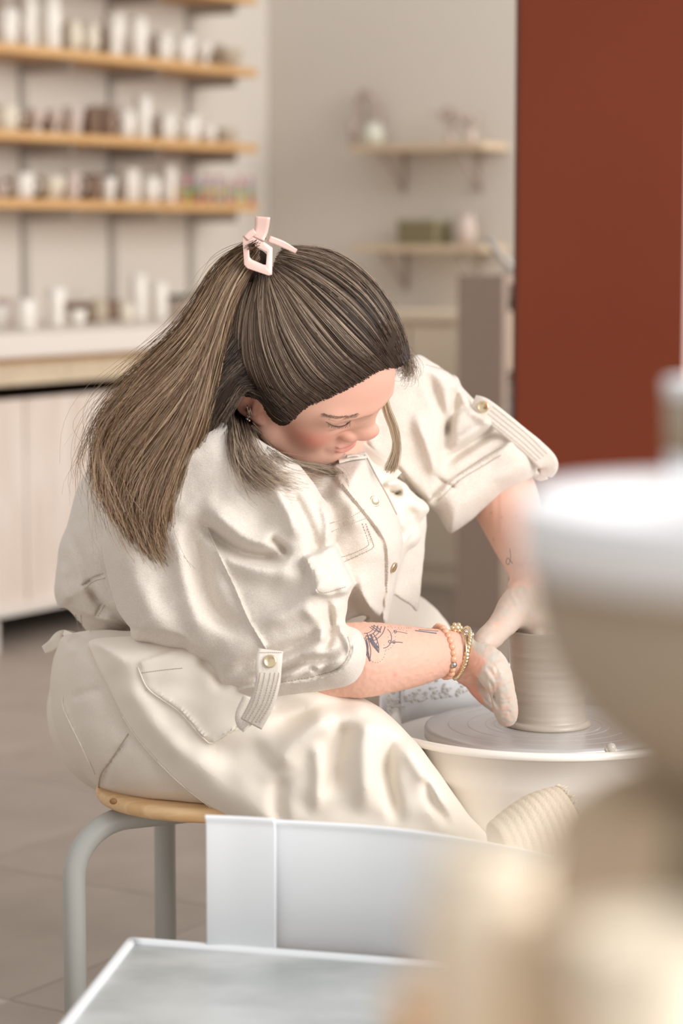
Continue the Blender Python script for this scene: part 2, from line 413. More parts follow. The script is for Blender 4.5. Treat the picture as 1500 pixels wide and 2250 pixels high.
# ---- floor with tiles
fl = rbox('floor', 4.4, 1.8, -.0256, 10.2, 8.4, .05, M_grout); tag(fl, 'taupe stone tiled floor with thin pale grout lines', kind='structure')
tb = MB().box((0, 0, 0), (.597, .597, .008), bev=.0015); tme = None
for iu in range(-1, 15):
    for iv in range(-4, 9):
        p = R3(iu*.6+.25, iv*.6+.1, -.003)
        if p.y < 2.6: continue
        px, py = proj(p.x, p.y, p.z)
        if not (-330 < px < 1830): continue
        if iu*.6+.25 < 0 or iv*.6+.1 < -.3: continue
        if tme is None:
            t = tb.obj('floor_tile', M_floor, None, False); tme = t.data
        else: t = bpy.data.objects.new('floor_tile', tme); C.objects.link(t)
        t.parent = fl; d = p-R3(4.4, 1.8, -.0256); t.location = (d.dot(EV), -d.dot(EU), d.z)
# ---- walls
w = rbox('wall_left', 4.4, -.05, 1.5, 10.0, .1, 3.06, M_wall); tag(w, 'greige plaster wall behind the long pottery shelves', kind='structure')
w = rbox('wall_back', -.05, 2.9, 1.5, .1, 6.0, 3.06, M_wall); tag(w, 'greige plaster wall with two small floating shelves', kind='structure')
rw = mesh('wall_partition', *(lambda b: (b.V, b.F))(MB().box((0, 0, 0), (.312, .12, 3.0), bev=.003)), M_red, None, False)
rw.location = (.4905, 4.66, 1.5); tag(rw, 'rust red painted partition standing free in the studio', kind='structure')
M_pinkw = material('pale_pink_paint', (.66, .42, .36), .8)
w = mesh('wall_right', *(lambda b: (b.V, b.F))(MB().box((0, 0, 0), (.9, .1, 3.0))), M_pinkw, None, False); w.location = (1.22, 5.6, 1.5); tag(w, 'pale pink wall strip beyond the rust partition', kind='structure')
# ---- long shelves on the left wall
UE = u_at(570, .26)
def zat(py, u, v): p = R3(u, v); return W(u*0+750, py, p.y).z
z0 = R3(UE, .26).y
SZ = [CZ-z0*math.tan(TH+math.atan((py-1125)/F)) for py in (-8, 152, 318, 449)]
shelf = empty('wall_shelving', R3(UE+1, 0, 0)); tag(shelf, 'four long pine shelves on grey wall rails along the left wall', 'shelving')
for z in SZ: rbox('shelf_board', (UE+3.2)/2, .135, z-.013, 3.2-UE, .25, .028, M_pine, shelf, bev=.003)
for px in (425, 255, 65, -150):
    u = u_at(px, .01); rbox('wall_rail', u, .008, (SZ[0]+.95)/2+.25, .028, .014, SZ[0]-.95+.5, M_steel, shelf)
    for z in SZ: rbox('shelf_bracket', u, .11, z-.045, .006, .2, .035, M_steel, shelf)
# ---- pots: profiles (r, z) of a unit-height form
def prof(kind, r, h):
    t = .004
    if kind == 'cup': o = [(r*.72, 0), (r*.86, h*.06), (r*.96, h*.4), (r, h)]
    elif kind == 'tall': o = [(r*.86, 0), (r, h*.05), (r, h*.6), (r*.93, h)]
    elif kind == 'bowl': o = [(r*.45, 0), (r*.6, h*.08), (r*.88, h*.5), (r, h)]
    elif kind == 'flare': o = [(r*.62, 0), (r*.66, h*.1), (r*.78, h*.5), (r, h)]
    elif kind == 'round': o = [(r*.5, 0), (r*.85, h*.2), (r, h*.5), (r*.8, h*.86), (r*.62, h)]
    elif kind == 'foot': o = [(r*.7, 0), (r*.62, h*.1), (r*.35, h*.3), (r*.8, h*.5), (r, h*.75), (r*.95, h)]
    q = [(max(a-t, .001), b+(t if i == 0 else 0)) for i, (a, b) in enumerate(o)]
    return [(0, 0)]+o+q[::-1]+[(0, q[0][1])]
POT = []
def pot(px, wpx, hpx, kind, mat, v, z, name, label, group, handle=False, cat=None):
    u = u_at(px, v); p = R3(u, v, z); s = F/p.y; r = wpx/2/s; h = hpx/s
    root = empty(name, p); tag(root, label, cat or name.split('_')[-1], group)
    MB().lathe(prof(kind, r, h), p, 28).obj('vessel_body', mat, root)
    if kind in ('cup', 'tall') and handle:
        a = random.uniform(-.4, .4); pts = []
        for t in np.linspace(-1, 1, 9): pts.append(p+Vector((cos(a)*(r*.96+h*.22*(1-t*t)), sin(a)*(r*.96+h*.22*(1-t*t)), h*(.5+.28*t))))
        MB().tube(pts, .005, 8).obj('handle', mat, root)
    POT.append(root); return root
random.seed(4)
G = 'pots on the long pine shelves'
top = 'top filled shelf'; mid = 'middle shelf'; low = 'lowest pine shelf'
rows = {1: [(-6, 50, 105, 'bowl', M_brown, 'bowl', 'dark brown bowl at the window end of the {}'), (30, 48, 76, 'cup', M_whitec, 'cup', 'white straight cup beside the dark brown bowl on the {}'),
 (76, 38, 118, 'tall', M_whitec, 'cylinder', 'tallest white cylinder on the {}, nearer the dark bowl'), (124, 42, 112, 'tall', M_whitec, 'cylinder', 'second tall white cylinder on the {}, away from the dark bowl'),
 (172, 44, 72, 'round', M_cream, 'jar', 'squat cream jar next to the tall cylinders on the {}'), (212, 36, 64, 'round', M_cream, 'jar', 'smaller cream jar between squat jar and flared vase on the {}'),
 (261, 48, 92, 'flare', M_whitec, 'vase', 'white flared vase in the middle of the {}'), (312, 38, 88, 'tall', M_whitec, 'cylinder', 'white narrow cylinder just past the flared vase on the {}'),
 (366, 42, 64, 'cup', M_whitec, 'cup', 'white mug, first of two beyond the narrow cylinder on the {}'), (413, 38, 60, 'cup', M_whitec, 'cup', 'white mug, second of two beyond the narrow cylinder on the {}'),
 (455, 34, 52, 'foot', M_whitec, 'goblet', 'white footed goblet near the open end of the {}'), (507, 58, 40, 'bowl', M_beige, 'bowl', 'beige wide bowl at the open end of the {}')],
 2: [(24, 56, 58, 'cup', M_cream, 'cup', 'cream wide cup at the near end of the {}'), (92, 38, 52, 'foot', M_blush, 'goblet', 'pinkish footed goblet next to the cream cup on the {}'),
 (130, 32, 54, 'foot', M_blush, 'goblet', 'narrower pinkish goblet before the brown pieces on the {}'), (172, 44, 58, 'flare', M_blush, 'vase', 'blush flared vase against the brown pieces on the {}'),
 (214, 34, 62, 'cup', M_brown, 'cup', 'brown clay cup, darker and first of two on the {}'), (247, 30, 58, 'cup', M_brown, 'cup', 'brown clay cup touching the white mug on the {}'),
 (282, 42, 60, 'cup', M_whitec, 'cup', 'white mug beside the brown clay cups on the {}'), (321, 34, 92, 'tall', M_whitec, 'cylinder', 'tall white cylinder on the {}'),
 (371, 42, 60, 'cup', M_whitec, 'cup', 'white mug just past the tall cylinder on the {}'), (423, 40, 54, 'cup', M_whitec, 'cup', 'white mug, farther of two past the tall cylinder on the {}'),
 (464, 32, 42, 'round', M_whitec, 'jar', 'small white jar before the beige tub on the {}'), (502, 46, 32, 'cup', M_beige, 'tub', 'low beige tub at the open end of the {}')],
 3: [(14, 30, 36, 'bowl', M_blush, 'bowl', 'small blush bowl at the near end of the {}'), (60, 46, 56, 'cup', M_whitec, 'cup', 'white mug second from the near end of the {}'),
 (122, 56, 52, 'bowl', M_cream, 'bowl', 'wide cream bowl on the {}'), (166, 34, 62, 'cup', M_blush, 'cup', 'upright blush cup behind the wide cream bowl on the {}'),
 (212, 38, 54, 'cup', M_brown, 'cup', 'brown cup on the {}'), (245, 36, 50, 'flare', M_whitec, 'vase', 'small white flared vase past the brown cup on the {}'),
 (290, 44, 72, 'tall', M_whitec, 'cylinder', 'broad white cylinder on the {}'), (337, 38, 54, 'cup', M_whitec, 'cup', 'white mug between the two cylinders on the {}'),
 (375, 32, 82, 'tall', M_whitec, 'cylinder', 'slim tall white cylinder beside the paint bottles on the {}')]}
for k, lst in rows.items():
    nm = {1: top, 2: mid, 3: low}[k]
    for i, (px, wp, hp, kd, mt, name, lb) in enumerate(lst):
        pot(px, wp*1.1, hp, kd, mt, .165+(.03 if i % 2 else -.01), SZ[k]+.0015, 'ceramic_'+name, lb.format(nm), G, handle='mug' in lb or 'cup' in lb)
# little paint bottles in two rows, banded
tones = [(M_redc, M_yel, M_lilac), (M_redc, M_green, M_lilac), (M_yel, M_green, M_pinkc), (M_redc, M_green, M_pinkc), (M_brown, M_yel, M_lilac)]
back = {1: [(100, 36, 84, 'cup', M_beige, 'beige'), (150, 34, 62, 'cup', M_brown, 'brown'), (238, 38, 66, 'cup', M_brown, 'brown'), (338, 34, 56, 'cup', M_blush, 'blush'), (390, 34, 44, 'cup', M_beige, 'beige'), (436, 34, 40, 'cup', M_blush, 'blush'), (480, 40, 56, 'cup', M_beige, 'beige')],
        2: [(58, 36, 48, 'cup', M_brown, 'brown'), (110, 34, 56, 'cup', M_brown, 'brown'), (150, 34, 44, 'cup', M_beige, 'beige'), (230, 44, 70, 'cup', M_brown, 'tall brown'), (268, 34, 68, 'cup', M_blush, 'blush'), (346, 30, 50, 'cup', M_brown, 'brown'), (398, 34, 48, 'cup', M_beige, 'beige'), (444, 34, 46, 'cup', M_blush, 'blush')],
        3: [(36, 34, 46, 'cup', M_brown, 'brown'), (90, 34, 50, 'cup', M_beige, 'beige'), (146, 34, 50, 'cup', M_beige, 'beige'), (192, 36, 58, 'cup', M_brown, 'brown'), (228, 34, 60, 'cup', M_brown, 'brown'), (266, 34, 52, 'cup', M_blush, 'blush'), (314, 34, 50, 'cup', M_brown, 'brown'), (356, 34, 44, 'cup', M_brown, 'brown')]}
ordn = ['first', 'second', 'third', 'fourth', 'fifth', 'sixth', 'seventh', 'eighth']
for k, lst in back.items():
    for i, (px, wp, hp, kd, mt, cn) in enumerate(lst):
        pot(px, wp, hp, kd, mt, .062, SZ[k]+.0015, 'ceramic_beaker', '%s beaker, %s from the near end in the back row of the %s' % (cn, ordn[i], {1: top, 2: mid, 3: low}[k]), 'beakers in the back row of the long pine shelves')
for i in range(14):
    px = 404+i*11.6; u = u_at(px, .2); p = R3(u, .2 if i % 2 else .175, SZ[3]+.0015); r = .0112 if i % 2 else .0105; h = .098
    root = empty('paint_bottle', p); a, b, c = tones[(i*2) % 5]
    tag(root, 'small paint bottle with coloured bands, one of the tight row on the lowest pine shelf', 'bottle', 'paint bottles at the end of the lowest pine shelf')
    MB().lathe([(0, 0), (r, 0), (r, h*.3), (r, h*.3)], p, 14).obj('lower_band', a, root)
    MB().lathe([(r, h*.3), (r*1.01, h*.55)], p, 14).obj('middle_band', b, root)
    MB().lathe([(r, h*.55), (r, h*.76), (r*.6, h*.82)], p, 14).obj('upper_band', c, root)
    MB().lathe([(r*.62, h*.8), (r*.62, h), (0, h)], p, 14).obj('cap', M_pinkc if i % 3 else M_whitec, root)
# ---- long bench below
vb = .70; uf = u_at(0, vb); yb = R3(uf, vb).y
zt = CZ-yb*math.tan(TH+math.atan((736-1125)/F)); zc = CZ-yb*math.tan(TH+math.atan((1368-1125)/F))
bench = empty('work_bench', R3(1.5, .35, 0)); tag(bench, 'long pale wooden bench with cupboards under the pottery shelves', 'bench')
ul = uf+.35
rbox('bench_top', ul/2, .355, zt-.034, ul, .71, .068, M_white, bench, bev=.006)
rbox('underside_strip', ul/2, .33, zt-.078, ul-.05, .66, .02, M_pine, bench)  # brown strip along the underside of the bench top
for i in range(8):
    w_ = (ul-.1)/8; rbox('apron_board', .05+w_*(i+.5), .65, zt-.118, w_-.004, .03, .062, M_pale, bench, bev=.002)
rbox('carcass', ul/2, .30, (zt-.2+zc)/2, ul-.1, .58, zt-.2-zc, M_dark, bench)
nd = 5
for i in range(nd):
    w_ = (ul-.08)/nd; d = rbox('cupboard_door', .04+w_*(i+.5), .605, (zt-.195+zc)/2, w_-.006, .022, zt-.19-zc, M_ply, bench, bev=.003)
rbox('brown_shelf_edge', .6, .6, zt-.168, 1.0, .04, .022, M_pine, bench)
rbox('bottom_rail', ul/2, .61, zc+.012, ul-.1, .04, .03, M_white, bench)
for u in (.05, ul/2, uf+.02):
    for v in (.08, .66): rbox('leg', u, v, zc/2, .05, .05, zc, M_white, bench)
G2 = 'pots on the long bench'
for (px, wp, hp, kd, mt, v, name, lb) in [(8, 40, 52, 'bowl', M_whitec, .45, 'bowl', 'white bowl at the near end of the long bench'), (62, 44, 66, 'tall', M_whitec, .52, 'cylinder', 'white cylinder near the front edge of the long bench'),
 (30, 60, 60, 'cup', M_blush, .25, 'cup', 'wide blush cup behind the white cylinder on the bench'), (128, 46, 84, 'flare', M_whitec, .40, 'vase', 'tall white flared vase on the bench before the brown bowls'),
 (188, 84, 44, 'bowl', M_brown, .25, 'bowl', 'broad brown bowl on the bench, largest of the dark ones'), (176, 40, 34, 'bowl', M_whitec, .42, 'bowl', 'small white bowl in front of the broad brown bowl'),
 (222, 42, 54, 'round', M_beige, .35, 'jar', 'beige round jar beside the broad brown bowl'), (255, 34, 44, 'cup', M_brown, .2, 'cup', 'dark brown cup between beige jar and tall cylinder on bench'),
 (281, 34, 40, 'cup', M_cream, .35, 'cup', 'small cream cup at the foot of the tall bench cylinder'), (308, 36, 100, 'tall', M_whitec, .25, 'cylinder', 'tallest white cylinder on the long bench'),
 (353, 38, 80, 'tall', M_whitec, .25, 'cylinder', 'shorter white cylinder beside the lidded box on bench')]:
    pot(px, wp, hp, kd, mt, v, zt+.001, 'ceramic_'+name, lb, G2)
u = u_at(408, .25); b = empty('storage_box', R3(u, .25, zt)); tag(b, 'blush storage box with dark green lid on the long bench', 'box')
rbox('box_body', u, .25, zt+.032, .1, .1, .062, M_blush, b, bev=.003); rbox('box_lid', u, .25, zt+.072, .105, .105, .018, M_dgreen, b, bev=.003)
# ---- two floating shelves on the back wall
def bshelf(px0, px1, py, label):
    v0, v1 = v_at(px0, .18), v_at(px1, .18); p = R3(.18, (v0+v1)/2); z = CZ-p.y*math.tan(TH+math.atan((py-1125)/F))
    r = empty('floating_shelf', R3(.0, (v0+v1)/2, z)); tag(r, label, 'shelf', 'floating shelves on the back wall')
    rbox('shelf_board', .1, (v0+v1)/2, z-.012, .19, v1-v0, .024, M_palesh, r, bev=.002)
    for q in (.22, .8):
        v = v0+(v1-v0)*q; MB().tube([R3(.17, v, z-.03), R3(.01, v, z-.15)], .008, 8).obj('bracket', M_brk, r); MB().tube([R3(.01, v, z-.025), R3(.01, v, z-.17)], .006, 8).obj('bracket', M_brk, r)
    return z, v0, v1
M_palesh = material('pale_shelf', (.66, .52, .36), .6); M_brk = material('bracket_taupe', (.46, .38, .33), .6)
za, va0, va1 = bshelf(770, 1058, 316, 'upper small pale pine shelf with wreath and dried stems on the back wall')
zb, vb0, vb1 = bshelf(775, 1058, 538, 'lower small pale pine shelf with sage box on the back wall')
M_dry = material('dried_stems', (.52, .42, .36), .9); M_vase = material('pale_vase', (.66, .66, .56), .6)
v = v_at(818, .1); r = empty('white_vase', R3(.1, v, za)); tag(r, 'pale green vase standing in front of the dried wreath', 'vase'); MB().lathe(prof('round', .042, .075), R3(.1, v, za), 24).obj('vessel_body', M_vase, r); MB().lathe([(.026, .074), (.028, .082)], R3(.1, v, za), 24).obj('lip', M_vase, r)
v = v_at(806, .04); cpt = R3(.04, v, za+.13); rng = np.random.RandomState(5); wr = empty('dried_wreath', cpt); tag(wr, 'pinkish dried wreath hanging above the pale green vase', 'wreath')
mb = MB(); ring = []
for k in range(25):
    a = 2*pi*k/24; ring.append(cpt+EV*(.045*cos(a))+Vector((0, 0, .06*sin(a))))
mb.tube(ring, .009, 8); mb.obj('wreath_ring', M_dry, wr)
mb = MB()
for k in range(90):
    a = rng.uniform(0, 2*pi); p = cpt+EV*(.045*cos(a))+Vector((0, 0, .06*sin(a))); q = p+Vector(rng.normal(0, .016, 3)); mb.tube([p, q], .0025, 4)
l = mb.obj('dried_sprigs', M_dry, wr); l['kind'] = 'stuff'
v = v_at(776, .1); r = empty('brown_beaker', R3(.1, v, za)); tag(r, 'narrow taupe beaker at the end of the upper small shelf', 'beaker'); MB().lathe(prof('flare', .022, .085), R3(.1, v, za), 20).obj('vessel_body', M_dry, r); MB().lathe([(.021, .083), (.023, .087)], R3(.1, v, za), 20).obj('lip', M_dry, r)
for (px, s_, lb) in ((985, 1.0, 'bunch of dried flower heads in clear glass, wider of two on the upper small shelf'), (1030, .8, 'shorter bunch of dried flower heads at the end of the upper small shelf')):
    v = v_at(px, .1); r = empty('dried_flowers', R3(.1, v, za)); tag(r, lb, 'flowers')
    MB().lathe(prof('cup', .017, .05), R3(.1, v, za), 16).obj('glass_jar', M_palec if 'M_palec' in globals() else M_blush, r)
    mb = MB(); rng = np.random.RandomState(int(px)); st = MB()
    for k in range(22):
        q = R3(.1, v, za+.105*s_)+Vector((rng.normal(0, .026), rng.normal(0, .014), rng.normal(0, .01))); mb.ball(q, .009, 6, 4)
        if k < 9: st.tube([R3(.1, v, za+.02), q], .0015, 4)
    st.obj('stem', M_dry, r); mb.obj('flower_head', M_dry, r)['kind'] = 'stuff'
v = v_at(930, .1); bx = empty('sage_box', R3(.1, v, zb)); tag(bx, 'sage green box on the lower small shelf', 'box'); rbox('box_body', .1, v, zb+.041, .12, .155, .08, M_sage, bx, bev=.004); rbox('box_lid', .1, v, zb+.086, .125, .16, .012, material('sage_lid', (.40, .36, .26), .8), bx, bev=.003)
v = v_at(1020, .1); bk = empty('blush_pot', R3(.1, v, zb)); tag(bk, 'blush ribbed pot beside the sage box', 'pot'); MB().lathe(prof('round', .038, .10), R3(.1, v, zb), 24).obj('vessel_body', M_blush, bk)
MB().lathe([(.024, .098), (.03, .108), (.028, .108), (.022, .098)], R3(.1, v, zb), 24).obj('lip', M_blush, bk)
# ---- cream cupboard on the back wall
v0 = .725; v1 = v_at(1003, .5); yy = R3(.5, (v0+v1)/2).y
zq = CZ-yy*math.tan(TH+math.atan((686-1125)/F)); cb = empty('cream_cupboard', R3(.25, (v0+v1)/2, 0)); tag(cb, 'cream cupboard against the back wall behind her head', 'cupboard')
M_creamc = material('cream_paint', (.72, .62, .48), .6)
rbox('cupboard_top', .25, (v0+v1)/2, zq-.015, .5, v1-v0, .03, M_creamc, cb, bev=.003); rbox('carcass', .24, (v0+v1)/2, (zq-.03)/2, .47, v1-v0-.02, zq-.032, M_creamc, cb)
for i in range(2):
    w_ = (v1-v0)/2; d = rbox('door', .482, v0+w_*(i+.5), zq/2+.01, .02, w_-.012, zq-.12, M_creamc, cb, bev=.003)
    rbox('handle', .497, v0+w_*(i+.5)+(w_*.35)*(1 if i == 0 else -1), zq-.25, .012, .012, .09, M_brk, d)
# ---- taupe open bookcase standing out from the back wall, its end panel towards us
ue = 1.25; v0 = v_at(1008, ue); v1 = v_at(1108, ue); yy = R3(ue, v0).y; zk = CZ-yy*math.tan(TH+math.atan((604-1125)/F))
bc = empty('taupe_bookcase', R3(.8, v0, 0)); tag(bc, 'taupe bookcase standing end on, its shelves open towards the rust partition', 'bookcase')
vm = (v0+v1)/2; wv = v1-v0
rbox('end_panel', ue, vm, zk/2, .03, wv, zk, M_taupe, bc, bev=.002); rbox('end_panel', .33, vm, zk/2, .03, wv, zk, M_taupe, bc)
rbox('back_panel', .79, v0+.01, zk/2, .9, .018, zk-.02, M_taupe, bc); rbox('top_panel', .79, vm, zk-.012, .9, wv, .024, M_taupe, bc)
nsh = 4
M_bk = [material('book_'+n, c, .7) for n, c in (('teal', (.08, .13, .13)), ('white', (.66, .62, .56)), ('charcoal', (.08, .075, .07)), ('taupe', (.35, .28, .22)))]
for k in range(nsh): rbox('shelf_board', .79, vm, .02+k*(zk-.03)/nsh, .9, wv-.02, .022, M_taupe, bc)
bn = ['teal', 'white', 'charcoal', 'taupe']
for k in range(1, nsh):
    z = .032+k*(zk-.03)/nsh
    for j in range(7):
        c = (j*3+k) % 4; h_ = .15+.04*((j*5+k*3) % 3)/2; r = empty('hardback_book', R3(1.2-.055*j, v1-.07, z)); tag(r, ('%s book, %s from the near end on the %s bookcase shelf' % (bn[c], ['first', 'second', 'third', 'fourth', 'fifth', 'sixth', 'seventh'][j], ['', 'second', 'third', 'top'][k])), 'book', 'books in the taupe bookcase')
        rbox('cover', 1.2-.055*j, v1-.075, z+h_/2, .04, .13, h_, M_bk[c], r); rbox('pages', 1.2-.055*j, v1-.077, z+h_/2, .032, .132, h_-.01, M_whitec, r)
tl = empty('folded_lamp', R3(1.1, vm-.04, zk)); tag(tl, 'small dark grey tilted lamp lying on the taupe bookcase', 'lamp')
MB().tube([R3(1.1, vm+.02, zk+.012), R3(1.1, vm-.075, zk+.11)], .012, 10).obj('lamp_arm', M_steel, tl); MB().lathe([(0, 0), (.035, 0), (.035, .014), (0, .014)], R3(1.1, vm+.03, zk), 18).obj('lamp_base', M_steel, tl)
rb = mesh('folded_cloth', *(lambda b: (b.V, b.F))(MB().box((0, 0, 0), (.09, .14, .03), bev=.008)), material('charcoal_cloth', (.10, .09, .085), .9), None, True); rb.location = R3(1.0, v1-.05, zk+.016); rb.rotation_euler = (0, 0, RZ); tag(rb, 'dark folded cloth on the bookcase beside the tilted lamp', 'cloth')
# ================================================================== potter's wheel, clay, stool
M_plastic = material('cream_plastic', (.88, .82, .75), .32, coat=.2)
M_splash = material('splashed_white_plastic', (.94, .95, .98), .35, col2=(.86, .86, .87), nscale=16, detail=8)
M_wheel = material('wet_wheel_alloy', (.62, .59, .575), .32, metal=.25, col2=(.52, .49, .47), nscale=5, stretch=(1, 1, 6))
M_clay = material('wet_clay', (.47, .40, .33), .38, col2=(.42, .355, .29), nscale=14, stretch=(1, 1, 12), bump=.25, bscale=160, bdist=.001, coat=.25)
M_slip = material('wet_slip', (.66, .60, .53), .25, coat=.4)
WC = W(1203, 1592, 3.20)          # centre of the wheel head's top
zw = WC.z
wheel = empty('potters_wheel', (WC.x, WC.y, 0)); tag(wheel, 'cream potter\'s wheel with a round splash pan between her knees', 'pottery wheel')
# wheel head: turned disc with grooves
pr = [(0, 0)]
for r in (.072, .084, .108, .134): pr += [(r-.006, 0), (r-.0012, 0), (r-.0007, -.00005), (r-.0004, -.0009), (r+.0004, -.0009), (r+.0007, -.00005), (r+.0012, 0), (r+.004, 0)]
pr += [(.160, 0), (.1645, -.0015), (.166, -.005), (.166, -.015), (.163, -.018), (.03, -.018), (.03, -.10), (0, -.10)]
MB().lathe([(a, b) for a, b in pr], WC, 96).obj('wheel_head', M_wheel, wheel)
# splash pan: bowl with rolled rim
zr = CZ-(3.2-.226)*math.tan(TH+math.atan((1652-1125)/F))
pan = [(.0, zr-.175), (.10, zr-.175), (.14, zr-.16), (.185, zr-.105), (.208, zr-.055), (.2165, zr-.047), (.224, zr-.004), (.2285, zr-.001), (.2325, zr-.003), (.2335, zr-.010), (.229, zr-.0125), (.2265, zr-.012), (.2215, zr-.05), (.212, zr-.061), (.19, zr-.112), (.144, zr-.168), (.10, zr-.183), (0, zr-.183)]
MB().lathe([(r, z) for r, z in pan], (WC.x, WC.y, 0), 96).obj('splash_pan', M_plastic, wheel)
# tall splash guard round the far half, in two overlapping pieces
def arc(a0, a1, R, z0, z1, th, c, n=40, lip=.004):
    V = []; Fc = []
    pts = [(R, z0), (R, z1-.006), (R+lip, z1-.001), (R+lip+.002, z1), (R+lip+.003, z1-.004), (R+th, z1-.008), (R+th, z0)]
    m = len(pts)
    for i in range(n+1):
        a = a0+(a1-a0)*i/n
        for r, z in pts: V.append((c[0]+r*cos(a), c[1]+r*sin(a), z))
    for i in range(n):
        for k in range(m):
            Fc.append((i*m+k, i*m+(k+1) % m, (i+1)*m+(k+1) % m, (i+1)*m+k))
    Fc.append(tuple(range(m))[::-1]); Fc.append(tuple(range(n*m, (n+1)*m)))
    return MB().add(V, Fc)
arc(radians(28), radians(152), .2185, zr-.03, zr+.034, .004, (WC.x, WC.y)).obj('splash_guard', M_splash, wheel)
arc(radians(141), radians(178), .2235, zr-.02, zr+.038, .004, (WC.x, WC.y)).obj('splash_guard', M_splash, wheel)
# dried slip spatter on the guard's inside, slip crumbs on the rim
rng = np.random.RandomState(2); mb = MB()
for k in range(260):
    a = radians(rng.uniform(85, 176)); z = zr-.006+abs(rng.normal(0, .011)); s_ = rng.uniform(.0010, .0036); c = (WC.x+.2165*cos(a), WC.y+.2165*sin(a), z)
    mb.ball(c, s_, 6, 4, sc=(1, .5, rng.uniform(.5, 1.0)))
mb.obj('dried_spatter', material('dried_grey_slip', (.74, .72, .68), .8), wheel)['kind'] = 'stuff'
mb = MB()
for (px, py, s_) in ((1342, 1643, .0065), (1334, 1647, .004), (1350, 1650, .004)): mb.ball(W(px, py, 2.985), s_, 10, 6)
for (px, py, s_) in ((1292, 1710, .005), (1312, 1693, .006), (1302, 1700, .003), (1330, 1668, .003)): mb.ball(W(px, py, 2.99), s_, 8, 6)
mb.obj('slip_crumbs', M_slip, wheel)['kind'] = 'stuff'
# body under the pan
MB().lathe([(0, zr-.186), (.16, zr-.186), (.17, zr-.20), (.17, .08), (.16, .06), (0, .06)], (WC.x, WC.y, 0), 48).obj('motor_housing', M_plastic, wheel)
MB().box((WC.x+.03, WC.y+.05, zr-.215), (.46, .46, .05), bev=.012).obj('wheel_table', M_plastic, wheel)
for sx, sy in ((-1, -1), (1, -1), (-1, 1), (1, 1)):
    MB().tube([(WC.x+.03+sx*.2, WC.y+.05+sy*.2, .0), (WC.x+.03+sx*.2, WC.y+.05+sy*.2, zr-.235)], .018, 12).obj('leg', M_plastic, wheel)
# clay cylinder
clay = empty('clay_cylinder', WC); tag(clay, 'tall grey brown wet clay cylinder being thrown on the wheel head', 'clay')
zt_ = W(1203, 1397, 3.2-.05).z-zw; rb_, rt_ = .0515, .0555
po = []; n = 60
for i in range(n+1):
    t = i/n; r = rb_*(1-t)+rt_*t-.0028*sin(pi*t)+.00016*sin(t*190)+.00012*sin(t*67+1)
    if t < .08: r += .006*(1-t/.08)**2
    po.append((r, .001+t*zt_))
inner = [(rt_-.002, zt_+.0015), (rt_-.005, zt_+.0005), (rt_-.007, zt_-.004), (rt_-.009, zt_*.6), (rt_-.012, .03), (rt_-.02, .014), (0, .012)]
MB().lathe([(0, .001)]+po+inner, WC, 96).obj('clay_wall', M_clay, clay)
MB().lathe([(.048, .0), (.0565, .0), (.058, .002), (.0568, .0055), (.054, .008), (.050, .009)], WC, 72).obj('clay_skirt', M_clay, clay)
# ribbed cream tub lying tilted below the pan
M_rib = material('ribbed_cream_knit', (.72, .60, .46), .85, bump=.5, bscale=420, bdist=.002)
a = W(1093, 1862, 2.83); b = W(1246, 1806, 2.86); ax = (b-a).normalized(); Ln = (b-a).length
Mq = ax.to_track_quat('Z', 'Y').to_matrix().to_4x4(); pf = []
for i in range(64):
    t = i/63; r = .031+.016*sin(t*2.1)+.0007*abs(sin(t*pi*10))
    pf.append((r, t*Ln))
basket = empty('ribbed_cover', a); tag(basket, 'ribbed cream knitted cover lying tilted under the splash pan', 'cover')
MB().lathe([(0, .002), (.028, 0)]+pf+[(pf[-1][0]-.004, Ln), (pf[-1][0]-.006, Ln-.02), (0, Ln-.03)], a, 72, M=Mq).obj('ribbed_body', M_rib, basket)
mb = MB(); rng = np.random.RandomState(8)
for k in range(90):
    an = 2*pi*k/90; p = Mq @ Vector((pf[-1][0]*cos(an), pf[-1][0]*sin(an), Ln)); q = p+ax*rng.uniform(.002, .007)+Vector(rng.normal(0, .0015, 3)); mb.tube([a+p, a+q], .0009, 4)
mb.obj('frayed_edge', M_rib, basket)['kind'] = 'stuff'
# ---- stool
M_grey = material('grey_powder_coat', (.42, .415, .385), .42, bump=.08, bscale=900, bdist=.0004)
M_seat = wood('seat_pine', (.74, .50, .27), (.62, .38, .18), 7, rough=.45, stretch=(1, 9, 9), knots=False)
SP = W(480, 1718, 3.19); sx, sy, sz = SP.x, SP.y, SP.z
stool = empty('round_stool', (sx, sy, 0)); tag(stool, 'round pine stool with grey tube legs under the seated potter', 'stool')
mb = MB().lathe([(0, -.019), (.155, -.019), (.161, -.017), (.1645, -.012), (.1645, -.006), (.162, -.001), (.156, .001), (0, .001)], (sx, sy, sz), 72); mb.obj('seat', M_seat, stool)
kp = W(250, 1758, 3.07)
MB().ball((kp.x, kp.y-.007, kp.z), .0042, 14, 10, sc=(1.2, .6, 1)).obj('knot', wood('knot_wood', (.30, .15, .06), (.22, .1, .04), 60, knots=False), stool)
